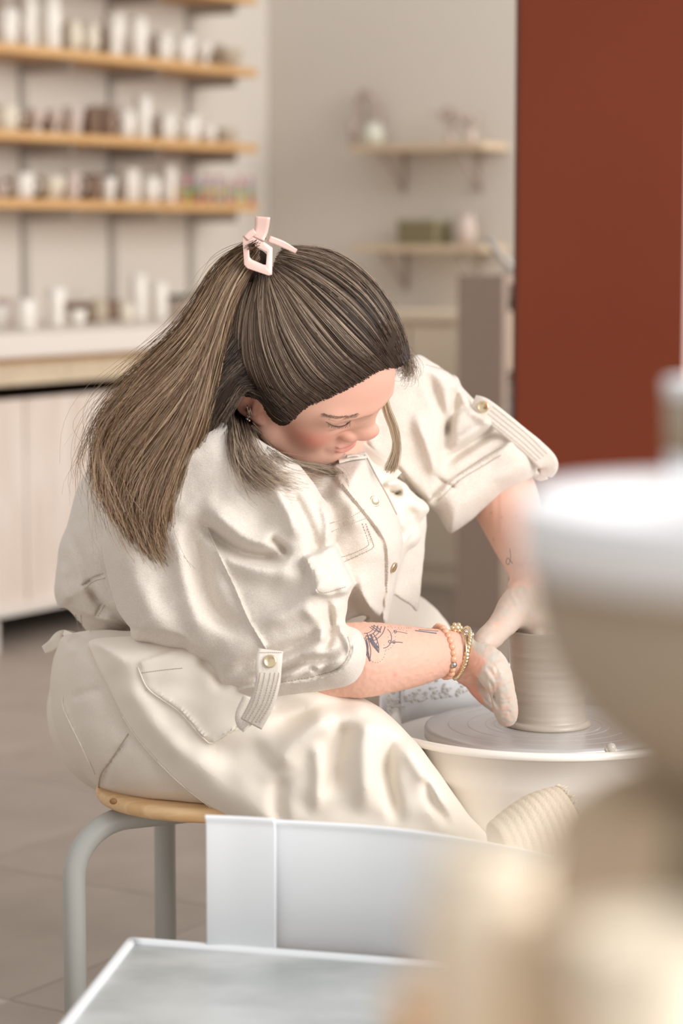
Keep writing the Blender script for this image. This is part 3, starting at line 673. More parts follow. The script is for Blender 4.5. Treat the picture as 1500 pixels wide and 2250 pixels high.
for k, an in enumerate((205, 115, 25, -65)):
    a_ = radians(an); d = Vector((cos(a_), sin(a_), 0)); R = .205; zt2 = sz-.036; cr = .075; pts = [Vector((sx, sy, 0))+d*.01+Vector((0, 0, zt2))]
    for q in range(0, 13):
        b_ = pi/2*q/12; pts.append(Vector((sx, sy, 0))+d*(R-cr+cr*sin(b_))+Vector((0, 0, zt2-cr+cr*cos(b_))))
    pts.append(Vector((sx, sy, 0))+d*R+Vector((0, 0, .012)))
    lg = MB().tube(pts, .0152, 20).obj('leg', M_grey, stool)
    MB().lathe([(0, 0), (.018, 0), (.018, .018), (.0155, .02)], Vector((sx, sy, 0))+d*R, 16).obj('foot_cap', material('grey_rubber', (.2, .2, .2), .8), lg)
    if k == 0:
        mk = MB()
        for (px, py, s_) in ((160, 1858, .0035), (157, 1870, .003), (155, 1882, .0026)):
            mk.ball(W(px, py, 3.05), s_, 6, 4, sc=(.4, 1, 1))
        
# ---- second wheel station in front: grey splashed table and standing white guard
M_slab = material('slip_smeared_grey', (.35, .365, .355), .35, col2=(.55, .56, .55), nscale=7, detail=8, stretch=(1, 1.6, 1), bump=.15, bscale=30, coat=.3)
M_wplast = material('white_plastic', (.93, .935, .95), .3, coat=.2)
A = W(288, 2072, 2.62); zt3 = A.z
def atz(px, py, z):
    o = Vector((0, 0, CZ)); d = W(px, py, 1)-o; return o+d*((z-CZ)/d.z)
P = [atz(288, 2072, zt3), atz(1010, 2128, zt3), atz(1700, 2180, zt3), atz(1700, 2900, zt3), atz(-120, 2700, zt3), atz(60, 2362, zt3)]
tb2 = empty('grey_wheel_table', (P[0].x+.4, P[0].y-.4, 0)); tag(tb2, 'low grey table smeared with slip holding the white splash guard', 'table')
V = [(p.x, p.y, zt3) for p in P]+[(p.x, p.y, zt3-.022) for p in P]; n = len(P)
mesh('table_top', V, [tuple(range(n))[::-1], tuple(range(n, 2*n))]+[(i, (i+1) % n, (i+1) % n+n, i+n) for i in range(n)], M_slab, tb2, False)
edge = []
for i, j in ((5, 0), (0, 1)):
    for t in np.linspace(0, 1, 24): p = P[i].lerp(P[j], t); edge.append((p.x, p.y, zt3+.001))
MB().tube(edge, .006, 8).obj('raised_edge', material('pale_slip_edge', (.74, .75, .76), .4), tb2)
for p in ((P[0].x+.12, P[0].y-.15), (P[2].x-.2, P[2].y-.1), (P[0].x+.05, P[0].y-.8), (P[2].x-.3, P[2].y-.8)):
    MB().box((p[0], p[1], (zt3-.022)/2), (.04, .04, zt3-.022), bev=.003).obj('leg', M_grey, tb2)
gd = empty('white_splash_guard', atz(800, 2120, zt3)); tag(gd, 'curved white plastic splash guard standing on the slip smeared table', 'splash guard')
def wall_strip(pts_plan, z0, z1, th, name, mat, parent, lip=.007):
    Pn = catmull(pts_plan, 60); m = len(Pn); V = []; Fc = []
    zz = [(0, z0), (0, z1-.012), (-lip*.4, z1-.006), (-lip, z1-.001), (-lip+.002, z1+.001), (th*.6, z1-.004), (th, z1-.012), (th, z0)]; q = len(zz)
    for i, p in enumerate(Pn):
        t = Pn[min(i+1, m-1)]-Pn[max(i-1, 0)]; t /= np.linalg.norm(t); nn = np.array((-t[1], t[0]))
        for o_, z in zz: V.append((p[0]+nn[0]*o_, p[1]+nn[1]*o_, z))
    for i in range(m-1):
        for k in range(q): Fc.append((i*q+k, (i+1)*q+k, (i+1)*q+(k+1) % q, i*q+(k+1) % q))
    Fc.append(tuple(range(q))); Fc.append(tuple(range((m-1)*q, m*q))[::-1])
    return mesh(name, V, Fc, mat, parent)
def plan(px, py): p = atz(px, py, zt3); return (p.x, p.y)
zg = zt3+(CZ-zt3)*.245
hh = lambda px, py, z: tuple(atz(px, py, z).xy)
ztop = W(600, 1834, 2.52).z
wall_strip([hh(456, 2082, zt3), hh(500, 2084, zt3), hh(640, 2092, zt3), hh(800, 2104, zt3), hh(940, 2122, zt3), hh(1060, 2143, zt3), hh(1180, 2172, zt3), hh(1270, 2205, zt3)], zt3+.001, ztop, .0045, 'guard_wall', M_wplast, gd)
wall_strip([(x, y-.007) for x, y in (hh(455, 2083, zt3), hh(520, 2086, zt3), hh(606, 2092, zt3))], zt3+.001, ztop+.004, .0035, 'guard_overlap', M_wplast, gd)
# ================================================================== the potter
M_linen = material('natural_linen', (.80, .72, .635), .85, col2=(.71, .63, .545), nscale=330, noise=.5, bump=.6, bscale=600, bdist=.0012, sheen=.25, stretch=(1, 1, 2.2), detail=6)
M_linen2 = material('linen_band', (.80, .725, .645), .85, col2=(.72, .64, .555), nscale=420, bump=.35, bscale=900, bdist=.0012, sheen=.25)
M_stitch = material('tan_stitching', (.50, .41, .32), .9)
M_cotton = material('cream_cotton', (.82, .74, .64), .8, bump=.15, bscale=900, bdist=.0008, sheen=.2)
M_twill = material('ecru_twill', (.76, .68, .59), .85, col2=(.72, .64, .55), nscale=700, bump=.25, bscale=1200, bdist=.0008, stretch=(1, 1, .4))
M_skin = material('skin', (.7, .4, .3), .48, attr=True, sss=.18, bump=.08, bscale=900, bdist=.0006, spec=.4)
M_gold = material('brushed_gold', (.80, .65, .42), .22, metal=1)
M_hair = material('hair', (.2, .13, .08), .5, attr=True, spec=.28)
root = empty('person', (sx, sy, sz+.01)); tag(root, 'woman in a linen jacket bending over the wheel, both hands on the clay', 'person')
lin = lambda x0, y0, x1, y1: (lambda px, py: y0+(y1-y0)*np.clip((px-x0)/(x1-x0), -.25, 1.25))
# ---------------------------------------------------------------- head in its own frame: x forward, -y her right, z up
ya, pi_, ro = radians(-4), radians(32), radians(45)
Rz = np.array([[cos(ya), -sin(ya), 0], [sin(ya), cos(ya), 0], [0, 0, 1]]); Ry = np.array([[cos(pi_), 0, sin(pi_)], [0, 1, 0], [-sin(pi_), 0, cos(pi_)]]); Rx = np.array([[1, 0, 0], [0, cos(ro), -sin(ro)], [0, sin(ro), cos(ro)]])
HR = Rz@Ry@Rx; HS = 1.10; HC = np.array(W(653, 806, 3.10))
def hw(p): return HC+HR@(np.array(p)*HS)
def head_field():
    f = Field((-.13, -.105, -.16), (.14, .105, .15), .0016)
    f.ell((-.012, 0, .028), (.100, .079, .093), k=0)
    f.ell((.028, 0, -.022), (.064, .062, .088), k=.03)
    f.ell((.030, 0, -.075), (.056, .050, .044), k=.03)
    f.ell((.070, 0, -.094), (.021, .022, .019), k=.025)
    for s in (-1, 1):
        f.cap((-.005, s*.055, -.055), (.055, s*.026, -.096), .026, .018, k=.03)
        f.ell((.050, s*.038, -.042), (.034, .027, .034), k=.02)
        f.cap((.083, s*.012, .021), (.066, s*.048, .024), .0085, .007, k=.016)
        f.ell((.093, s*.030, .002), (.016, .019, .013), k=.014, op='sub')
    f.cap((.082, 0, .014), (.1005, 0, -.026), .0090, .0115, k=.012)
    f.ell((.1065, 0, -.0345), (.0155, .0150, .0140), k=.008)
    for s in (-1, 1):
        f.ell((.098, s*.0150, -.040), (.0115, .0085, .0100), k=.004)
        f.ell((.103, s*.0085, -.0505), (.0065, .0042, .0042), k=.002, op='sub')
        f.ell((.0675, s*.031, -.003), (.0165, .0175, .0135), k=.003)
    f.ell((.085, 0, -.066), (.014, .026, .016), k=.012)
    f.ell((.0970, 0, -.0635), (.0075, .023, .0055), k=.003); f.ell((.0970, 0, -.0732), (.0080, .020, .0064), k=.003)
    f.ell((.0985, 0, -.0678), (.009, .0225, .0011), k=.002, op='sub'); f.ell((.089, 0, -.0815), (.012, .014, .004), k=.006, op='sub')
    for s in (-1, 1):
        T = np.array([[cos(.25), 0, sin(.25)], [0, 1, 0], [-sin(.25), 0, cos(.25)]])
        f.ell((-.016, s*.079, .0), (.0185, .0065, .031), R=T, k=.006)
        f.ell((-.011, s*.0855, .003), (.010, .0055, .019), R=T, k=.003, op='sub')
        f.cap((-.009, s*.081, -.014), (-.006, s*.080, .012), .0035, .003, k=.003)
        f.ell((-.008, s*.0775, -.029), (.0085, .0055, .0085), k=.004)
        f.cap((-.024, s*.082, -.012), (-.022, s*.083, .018), .0030, .0036, k=.003)
    f.cap((-.030, 0, -.06), (-.085, .0, -.15), .052, .056, k=.03)
    f.ell((.0, 0, -.105), (.050, .045, .032), k=.03)
    return f.extract(2)
V0, Q0 = head_field()
# colour: cheeks, lips, ear, brow
def bump3(P, c, r): d = ((P-np.array(c))/np.array(r)); return np.exp(-(d**2).sum(1))
def mixc(col, c, w): w = np.clip(w, 0, 1)[:, None]; return col*(1-w)+np.array(c)*w
SK = np.array((.74, .435, .33))
col = np.tile(SK, (len(V0), 1))
for s in (-1, 1):
    col = mixc(col, (.70, .215, .16), .95*bump3(V0, (.060, s*.046, -.036), (.032, .03, .024)))
    col = mixc(col, (.72, .28, .22), .6*bump3(V0, (-.014, s*.078, 0), (.02, .01, .034)))
    col = mixc(col, (.62, .33, .27), .5*bump3(V0, (.082, s*.031, .004), (.01, .018, .006)))
    bp = V0-np.array((.082, s*.030, .024-.0)); arc_ = .024+.002-.10*(np.abs(V0[:, 1])-.028)**2*8
    wv = np.exp(-((V0[:, 2]-.0225+2.2*(np.abs(V0[:, 1])-.033)**2)/.0026)**2)*np.clip((np.abs(V0[:, 1])-.012)/.004, 0, 1)*np.clip((.055-np.abs(V0[:, 1]))/.012, 0, 1)*(V0[:, 0] > .05)*(V0[:, 1]*s > 0)
    col = mixc(col, (.34, .20, .14), .75*wv)
col = mixc(col, (.74, .30, .24), .65*bump3(V0, (.115, 0, -.036), (.014, .016, .014)))
lw = np.exp(-((V0[:, 2]+.0678)/.0078)**4)*np.exp(-(V0[:, 1]/.0225)**6)*(V0[:, 0] > .084)
col = mixc(col, (.64, .25, .21), .8*lw)
col = mixc(col, (.74, .36, .27), .4*bump3(V0, (.09, 0, .05), (.05, .06, .03)))
Vh = HC+(V0*HS)@HR.T
# nudge the features onto their measured places (image plane shift, smooth)
def pxy(P): a, b = proj(P[:, 0], P[:, 1], P[:, 2]); return np.stack([a, b], 1)
LM = {'ear': ((-.012, -.079, 0), (552, 888)), 'eye': ((.078, -.033, -.003), (740, 934)), 'tip': ((.119, 0, -.036), (820, 957)), 'mouth': ((.092, -.022, -.067), (733, 981)), 'mouthc': ((.103, 0, -.067), (771, 980)),
      'chin': ((.088, 0, -.108), (742, 1009)), 'glab': ((.091, 0, .018), (830, 896)), 'hairl': ((.082, 0, .07), (862, 806)), 'back': ((-.11, 0, .03), (455, 760)), 'crown': ((.0, 0, .12), (728, 640)), 'cheek': ((.03, -.062, -.05), (640, 950)), 'neck': ((-.06, -.05, -.12), (560, 1010))}
src = np.array([hw(v[0]) for v in LM.values()]); sp = pxy(src); dp = np.array([v[1] for v in LM.values()])
delta = dp-sp
print('LM', {k: tuple(np.round(d)) for k, d in zip(LM, delta)})
def warp(P, sig=.062):
    P = np.asarray(P, float); K = np.exp(-((src[:, None]-src[None])**2).sum(2)/(2*sig*sig))+np.eye(len(src))*.02
    Wt = np.linalg.solve(K, delta); k = np.exp(-((P[:, None]-src[None])**2).sum(2)/(2*sig*sig)); d = k@Wt
    s_ = P[:, 1]/F; up = np.array((0, sin(TH), cos(TH)))
    return P+np.stack([d[:, 0]*s_, 0*s_, 0*s_], 1)-(d[:, 1]*s_)[:, None]*up
Vh = warp(Vh)
BODYV = [Vh]; BODYQ = [Q0]; BODYC = [col]
headbvh = bvh_of((Vh, Q0))
# ---------------------------------------------------------------- arms and hands
def J(px, py, Y, r): p = W(px, py, Y); return (p.x, p.y, p.z, r)
def skincol(P): return np.tile(SK, (len(P), 1))
# near (right) forearm and hand
f = Field(np.array(W(560, 1640, 2.98)), np.array(W(1145, 1340, 3.25))+np.array((0, 0, 0)), .0016)
f = Field((W(590, 1500, 3).x, 2.88, W(900, 1625, 3.1).z), (W(1140, 1500, 3.1).x, 3.27, W(900, 1330, 3.1).z), .0014)
f.chain([J(620, 1455, 3.01, .040), J(700, 1452, 3.01, .043), J(790, 1450, 3.01, .0465), J(850, 1446, 3.03, .0425), J(905, 1443, 3.05, .0375), J(950, 1437, 3.075, .0315), J(985, 1433, 3.09, .0275), J(1012, 1437, 3.10, .0262)], k=.004)
f.chain([J(1005, 1436, 3.10, .0255), J(1028, 1448, 3.105, .0240), J(1044, 1464, 3.105, .0215)], k=.010)
f.chain([J(1016, 1450, 3.135, .0195), J(1030, 1468, 3.14, .018), J(1042, 1486, 3.145, .013)], k=.010)
f.chain([J(1040, 1440, 3.09, .0185), J(1072, 1458, 3.07, .0200), J(1090, 1484, 3.062, .0175), J(1103, 1512, 3.062, .0128), J(1107, 1538, 3.066, .0138), J(1111, 1560, 3.072, .0130), J(1114, 1577, 3.078, .0106)], k=.006)
f.ell(W(1114, 1572, 3.072), (.0095, .004, .011), k=.002)                                       # thumb nail pad
f.chain([J(1034, 1468, 3.125, .0150), J(1050, 1502, 3.125, .0118), J(1072, 1530, 3.128, .0104), J(1096, 1556, 3.132, .0086)], k=.004)
f.chain([J(1030, 1470, 3.145, .0130), J(1046, 1506, 3.15, .0110), J(1070, 1534, 3.155, .0098), J(1096, 1556, 3.16, .0084)], k=.004)
f.chain([J(1026, 1466, 3.17, .0125), J(1042, 1502, 3.175, .0105), J(1066, 1530, 3.18, .0094), J(1092, 1550, 3.185, .0080)], k=.004)
f.chain([J(1020, 1460, 3.19, .0115), J(1038, 1496, 3.20, .0096), J(1060, 1524, 3.205, .0086), J(1084, 1542, 3.21, .0074)], k=.004)
f.cap(W(1098, 1466, 3.09), W(1112, 1500, 3.09), .010, .008, k=.012)
rl = Relief(560, 1320, 1160, 1620)
for pts, w_, a_ in (([(1010, 1478), (1028, 1474), (1044, 1462), (1052, 1448)], 3, -.0012), ([(1022, 1490), (1040, 1482), (1056, 1468)], 3, -.001), ([(1095, 1543), (1108, 1546), (1122, 1541)], 3, -.0012), ([(1094, 1536), (1110, 1539), (1122, 1534)], 2.5, -.0010),
                    ([(1072, 1486), (1082, 1512), (1087, 1535), (1098, 1562)], 4, -.0040), ([(1060, 1470), (1072, 1484), (1078, 1506)], 5, .0018), ([(1066, 1462), (1080, 1478), (1090, 1500)], 3, -.0012), ([(1084, 1452), (1098, 1474), (1104, 1498)], 4, .0014), ([(1088, 1500), (1092, 1525), (1098, 1560)], 3.5, -.0016), ([(1044, 1505), (1062, 1532), (1082, 1556)], 3, -.001),
                    ([(1070, 1500), (1082, 1512), (1086, 1530)], 4, .0016), ([(1106, 1565), (1114, 1562), (1122, 1566)], 2.5, -.001)): rl.fold(pts, w_, a_)
rl.panel([(1056, 1468), (1070, 1458), (1084, 1464), (1088, 1480), (1084, 1496), (1088, 1512), (1082, 1530), (1072, 1528), (1060, 1512), (1052, 1490)], .0018, soft=3, n=60)
rl.wrinkle(.00030, 14, seed=5)
f.relief(rl); Va, Qa = f.extract(1); PP = pxy(Va)
ca = skincol(Va)
slip = np.zeros(len(Va))
hx = Relief(560, 1320, 1160, 1620, 1.5)
hx.panel([(1034, 1420), (1050, 1438), (1064, 1448), (1072, 1452), (1062, 1462), (1050, 1478), (1046, 1496), (1050, 1515), (1062, 1538), (1060, 1552), (1084, 1572), (1100, 1600), (1150, 1610), (1150, 1400), (1060, 1380), (1036, 1400)], 1.0, soft=2.5)
slip = bil(hx.M, hx.x0, hx.y0, hx.st, PP[:, 0], PP[:, 1])
nz = np.sin(Va[:, 0]*210+np.sin(Va[:, 2]*160)*2)*np.sin(Va[:, 2]*240+np.sin(Va[:, 1]*190)*2)
slip = np.clip(slip*(.82+.28*nz), 0, 1)
ca = mixc(ca, (.72, .27, .19), .5*bump3(Va, np.array(W(1080, 1542, 3.1)), (.02, .1, .03))+.25*bump3(Va, np.array(W(1040, 1500, 3.13)), (.03, .1, .04)))
ca = mixc(ca, (.545, .50, .43), slip*.95)
def spot(P, px, py, r, c, w, colr): d = np.hypot(pxy(P)[:, 0]-px, pxy(P)[:, 1]-py); return mixc(colr, c, w*np.exp(-(d/r)**2))
ca = spot(Va, 867, 1484, 5, (.62, .22, .18), .55, ca)
BODYV.append(Va); BODYQ.append(Qa); BODYC.append(ca); armbvh = bvh_of((Va, Qa))
# far (left) arm and hand
f = Field((W(1030, 1200, 3.2).x, 3.05, W(1100, 1450, 3.1).z), (W(1300, 1200, 3.5).x, 3.56, W(1100, 950, 3.5).z), .0020)
f.chain([J(1045, 990, 3.475, .036), J(1080, 1040, 3.468, .046), J(1106, 1090, 3.46, .0475), J(1127, 1145, 3.44, .043), J(1147, 1200, 3.39, .0365), J(1160, 1245, 3.32, .029), J(1166, 1282, 3.26, .0245)], k=.004)
f.chain([J(1166, 1282, 3.26, .0245), J(1166, 1310, 3.235, .026), J(1172, 1345, 3.215, .026), J(1182, 1372, 3.205, .022)], k=.012)
f.chain([J(1190, 1300, 3.25, .020), J(1200, 1340, 3.23, .022), J(1205, 1368, 3.22, .018)], k=.014)
f.chain([J(1150, 1300, 3.22, .017), J(1130, 1334, 3.18, .0195), J(1112, 1362, 3.15, .0165), J(1094, 1382, 3.125, .0138), J(1076, 1400, 3.105, .0135), J(1058, 1416, 3.09, .0108)], k=.008)
f.cap(W(1130, 1345, 3.17), W(1165, 1362, 3.19), .016, .018, k=.012)
for i, (x0, x1, y1, Y) in enumerate(((1160, 1180, 1450, 3.185), (1175, 1205, 1470, 3.195), (1192, 1225, 1462, 3.21), (1206, 1238, 1440, 3.225))):
    f.chain([J(x0+12, 1360, Y+.01, .0125), J((x0+x1)/2+10, 1395, Y, .0105), J(x1+4, (1400+y1)/2, Y, .0095), J(x1, y1, Y, .0078)], k=.004)
rl = Relief(1020, 1180, 1320, 1500)
for pts, w_, a_ in (([(1118, 1300), (1132, 1320), (1140, 1340)], 4, .0014), ([(1082, 1372), (1096, 1382), (1108, 1394)], 3, -.0013), ([(1078, 1378), (1092, 1388), (1102, 1400)], 2.5, -.001), ([(1130, 1290), (1150, 1320), (1165, 1350)], 4, .0012),
                    ([(1052, 1402), (1060, 1410), (1070, 1420)], 2.5, -.001), ([(1145, 1275), (1162, 1310), (1178, 1345)], 4, .0011)): rl.fold(pts, w_, a_)
rl.wrinkle(.00022, 15, seed=9); f.relief(rl); Vb, Qb = f.extract(1); PP = pxy(Vb); cb_ = skincol(Vb)
nz = np.sin(Vb[:, 0]*190+np.sin(Vb[:, 2]*150)*2)*np.sin(Vb[:, 2]*220+np.sin(Vb[:, 1]*190)*2)
sl_ = np.clip((PP[:, 1]-1284+6*nz)/14, 0, 1)*(.80+.16*nz)
cb_ = mixc(cb_, (.72, .30, .22), .35*np.exp(-((PP[:, 0]-1100)/16)**2-((PP[:, 1]-1362)/14)**2))
cb_ = mixc(cb_, (.53, .45, .375), np.clip(sl_, 0, .92)*(1-.65*np.exp(-((PP[:, 0]-1092)/13)**2-((PP[:, 1]-1374)/9)**2)))
for (a, b) in ((1064, 1252), (1079, 1127), (1136, 1135), (1102, 1137), (1094, 1080), (1084, 1185)): cb_ = spot(Vb, a, b, 2.3, (.35, .16, .10), .6, cb_)
BODYV.append(Vb); BODYQ.append(Qb); BODYC.append(cb_); arm2bvh = bvh_of((Vb, Qb))
# trunk and legs, mostly under the clothes: coarse but continuous with neck, arms and legs
f = Field((W(60, 0, 3.3).x, 2.9, .05), (W(1120, 0, 3.5).x, 3.75, 1.12), .007)
nk = hw((-.05, 0, -.10))
f.chain([(nk[0], nk[1], nk[2], .05), J(600, 1020, 3.26, .05), J(560, 1110, 3.28, .075), J(490, 1240, 3.29, .07), J(430, 1340, 3.27, .065), J(400, 1500, 3.20, .07)], k=.03)
f.chain([J(560, 1060, 3.22, .045), J(480, 1090, 3.08, .045), J(520, 1250, 3.02, .042), J(590, 1400, 3.01, .038), J(625, 1450, 3.01, .040)], k=.02)
f.chain([J(640, 1030, 3.28, .05), J(850, 930, 3.40, .026), J(960, 940, 3.45, .030), J(1050, 1000, 3.475, .034)], k=.02)
f.chain([J(370, 1600, 3.18, .075), J(520, 1640, 3.13, .07), J(700, 1650, 3.11, .055), J(790, 1660, 3.11, .040)], k=.03)
f.chain([J(790, 1665, 3.11, .040), J(800, 1800, 3.13, .036), J(810, 2100, 3.15, .034)], k=.02)
f.chain([J(400, 1540, 3.33, .08), J(650, 1480, 3.45, .065), J(875, 1480, 3.55, .040)], k=.03)
f.chain([J(875, 1480, 3.55, .040), J(910, 1700, 3.60, .04), J(940, 2050, 3.60, .035)], k=.02)
f.seat((sx, sy), .15, sz-.05, sz+.006)
Vc, Qc = f.extract(1)
Vc, Qc = keep_big(Vc, Qc, .2); BODYV.append(Vc); BODYQ.append(Qc); BODYC.append(skincol(Vc))
o_ = 0; QQ = []
for v, q in zip(BODYV, BODYQ): QQ.append(q+o_); o_ += len(v)
# join neck and arms to the trunk under the clothes
off_ = np.cumsum([0]+[len(v) for v in BODYV])
for i_, c_ in ((0, hw((-.06, 0, -.12))), (1, W(620, 1455, 3.01)), (2, W(1050, 1010, 3.46))):
    a_ = np.argsort(((BODYV[i_]-np.array(c_))**2).sum(1))[:1][0]; e_ = BODYQ[i_][(BODYQ[i_] == a_).any(1)][0][:2]
    t_ = BODYQ[3][((BODYV[3][BODYQ[3][:, 0]]-BODYV[i_][a_])**2).sum(1).argmin()][:2]
    QQ.append(np.array([[e_[0]+off_[i_], e_[1]+off_[i_], t_[0]+off_[3], t_[1]+off_[3]]]))
_l = comps(o_, np.vstack(QQ)); print('body comps', [(int(c), int(np.argmax(_l == u))) for u, c in zip(*np.unique(_l, return_counts=True))], off_)
body = mesh('body', np.vstack(BODYV), np.vstack(QQ), M_skin, root, cols=np.vstack(BODYC))
# ---------------------------------------------------------------- jacket
def jacket():
    f = Field((W(100, 0, 3.45).x, 2.80, W(0, 1540, 3.0).z), (W(1250, 0, 3.45).x, 3.56, W(0, 770, 3.3).z), .0024)
    tors = [(575, 968), (650, 985), (705, 1002), (750, 1003), (803, 1002), (824, 1042), (848, 1088), (871, 1132), (882, 1185), (879, 1232), (868, 1265), (862, 1300), (852, 1340), (845, 1370), (800, 1372), (750, 1368), (700, 1420), (560, 1450), (400, 1446), (290, 1420), (225, 1420), (188, 1398), (148, 1348), (128, 1333), (120, 1298), (125, 1255), (130, 1200), (149, 1150), (165, 1085), (195, 1020), (235, 930), (300, 870), (420, 830), (520, 880)]
    f.body(tors, lin(130, 3.33, 870, 3.24), .135, 105, k=0, n=220)
    far = [(790, 960), (815, 880), (850, 820), (900, 786), (955, 800), (1000, 830), (1010, 858), (1000, 930), (975, 1000), (972, 1080), (962, 1095), (940, 1113), (905, 1080), (862, 1040), (825, 1020)]
    f.body(far, lin(800, 3.36, 980, 3.40), .045, 26, k=.010)
    slv = [(905, 790), (955, 800), (1002, 826), (1015, 850), (1040, 876), (1080, 898), (1130, 938), (1165, 975), (1178, 1005), (1168, 1046), (1100, 1083), (1035, 1138), (990, 1167), (965, 1128), (946, 1108), (935, 1050), (890, 950)]
    f.body(slv, lin(900, 3.42, 1180, 3.47), .074, 40, k=.006)
    flap = [(936, 1120), (934, 1180), (928, 1262), (918, 1341), (900, 1330), (858, 1298), (850, 1270), (870, 1230), (900, 1160)]
    f.body(flap, lin(850, 3.30, 936, 3.36), .006, 4, k=.004)
    near = [(600, 985), (655, 1020), (700, 1080), (728, 1140), (735, 1200), (752, 1250), (772, 1286), (765, 1330), (760, 1372), (790, 1390), (802, 1425), (795, 1470), (765, 1502), (700, 1515), (620, 1528), (560, 1538), (528, 1528), (500, 1522), (478, 1512), (455, 1470), (438, 1458), (385, 1442), (330, 1425), (285, 1415), (262, 1350), (235, 1270), (225, 1180), (235, 1090), (275, 1010), (350, 950), (450, 920), (540, 950)]
    f.body(near, lin(240, 3.06, 800, 2.985), .095, 92, k=.006, n=220)
    # hollow where the forearm leaves the cuff
    f.cap(W(775, 1456, 3.0), W(830, 1446, 3.02), .0505, .0505, k=.002, op='sub')
    R = Relief(80, 740, 1260, 1560)
    # --- near sleeve: big soft folds
    F_ = R.fold
    F_([(430, 1130), (470, 1175), (520, 1210), (580, 1222), (640, 1222)], 16, -.020, 'g'); F_([(440, 1095), (500, 1150), (560, 1190), (630, 1200)], 22, .013)
    F_([(590, 1180), (610, 1195), (640, 1225)], 9, -.012); F_([(470, 1195), (560, 1250), (680, 1262)], 26, .009)
    F_([(410, 1130), (430, 1200), (450, 1300), (490, 1360), (560, 1390)], 22, -.012); F_([(385, 1140), (400, 1240), (425, 1340), (460, 1400)], 26, .008)
    F_([(260, 1150), (290, 1260), (340, 1360), (420, 1440)], 30, .006)
    F_([(480, 1500), (540, 1460), (600, 1440), (680, 1400), (730, 1340)], 15, -.010); F_([(560, 1380), (640, 1345), (700, 1290), (740, 1240)], 22, .008)
    F_([(530, 1495), (600, 1480), (660, 1455), (720, 1445), (770, 1420)], 9, -.010); F_([(600, 1500), (660, 1478), (720, 1470)], 10, .007)
    F_([(640, 1490), (680, 1470), (700, 1478), (730, 1462)], 6, -.006)
    F_([(700, 1300), (722, 1340), (724, 1400), (700, 1440)], 10, -.009); F_([(660, 1330), (700, 1370), (705, 1420)], 14, .006)
    F_([(620, 1060), (660, 1120), (690, 1190), (690, 1230)], 14, -.008); F_([(590, 1050), (630, 1120), (655, 1190)], 18, .008)
    F_([(520, 1040), (560, 1100), (600, 1170)], 24, -.005)
    F_([(700, 1090), (720, 1150), (715, 1210)], 10, .006)
    # cuff of the near sleeve (turned-up, worn proud)
    R.panel([(742, 1378), (786, 1384), (806, 1424), (800, 1474), (768, 1508), (690, 1522), (560, 1545), (522, 1535), (530, 1512), (620, 1500), (700, 1488), (745, 1468), (764, 1430)], .0050, soft=3, n=120)
    F_([(764, 1392), (770, 1430), (750, 1466), (700, 1486)], 3.2, -.0035)
    # dropped back seam of the sleeve
    F_([(452, 1155), (470, 1200), (510, 1280), (545, 1360), (585, 1425)], 3.2, .0035, taper=.02)
    # boundary torso / sleeve at the back, waist band and gussets
    F_([(150, 1160), (190, 1250), (215, 1330), (270, 1380)], 12, -.006); F_([(175, 1290), (205, 1272), (228, 1262)], 3, -.004)
    F_([(182, 1282), (215, 1320), (260, 1360), (300, 1390)], 7, -.007); F_([(208, 1360), (222, 1325)], 3, -.003)
    R.panel([(138, 1336), (160, 1340), (215, 1362), (300, 1380), (400, 1400), (400, 1450), (290, 1426), (228, 1426), (186, 1400), (150, 1360)], -.0055, soft=4, n=90)
    for x in (160, 170, 181): F_([(x-12, 1344), (x+6, 1400)], 2.4, -.002)
    F_([(140, 1230), (135, 1290), (150, 1330)], 12, .005)
    # placket and buttons' band on the front
    F_([(800, 1002), (840, 1070), (880, 1140), (890, 1200), (872, 1262), (850, 1340)], 3.5, .0025)
    F_([(748, 1068), (790, 1118), (830, 1170), (846, 1210), (848, 1300)], 2.8, -.0030, taper=.05)
    R.panel([(742, 1004), (803, 1002), (852, 1085), (876, 1140), (885, 1190), (872, 1262), (850, 1372), (838, 1372), (847, 1300), (846, 1210), (830, 1168), (790, 1118), (745, 1065), (730, 1030)], .0040, soft=2.5)
    # breast pocket outline and its flap
    F_([(720, 1160), (770, 1145), (800, 1130)], 2.5, -.0018); F_([(795, 1145), (812, 1190), (815, 1204)], 2.5, -.0018); F_([(815, 1204), (780, 1222), (745, 1235)], 2.5, -.0018)
    F_([(700, 1245), (730, 1280), (735, 1340)], 14, -.006); F_([(770, 1300), (790, 1340), (812, 1365)], 14, -.006); F_([(790, 1260), (800, 1310), (830, 1360)], 12, .005)
    F_([(720, 1060), (770, 1110), (790, 1180)], 24, .006); F_([(760, 1372), (800, 1352), (845, 1366)], 10, -.006)
    # pocket flap standing over the sleeve
    R.panel([(668, 1226), (735, 1196), (778, 1284), (762, 1304), (718, 1312), (690, 1304), (682, 1262)], .012, soft=3)
    F_([(684, 1240), (700, 1298), (760, 1296)], 2.4, -.0022)
    # far front panel and sleeve
    F_([(905, 900), (940, 985), (962, 1060)], 14, .006); F_([(862, 1010), (905, 1070), (945, 1108)], 4, -.004)
    F_([(932, 800), (960, 880), (985, 960), (962, 1010)], 12, -.006); F_([(1000, 845), (995, 900), (965, 985)], 10, -.007)
    F_([(1008, 850), (1035, 900), (1090, 940)], 10, .004); F_([(960, 1030), (1020, 985), (1090, 945), (1130, 935)], 12, -.010); F_([(975, 990), (1040, 950), (1100, 915)], 16, .005)
    F_([(985, 905), (1030, 892), (1060, 905)], 10, -.004)
    R.panel([(938, 1105), (990, 1055), (1060, 1010), (1100, 985), (1146, 945), (1190, 1010), (1172, 1050), (1100, 1086), (1035, 1142), (988, 1174), (960, 1130)], .0055, soft=3)
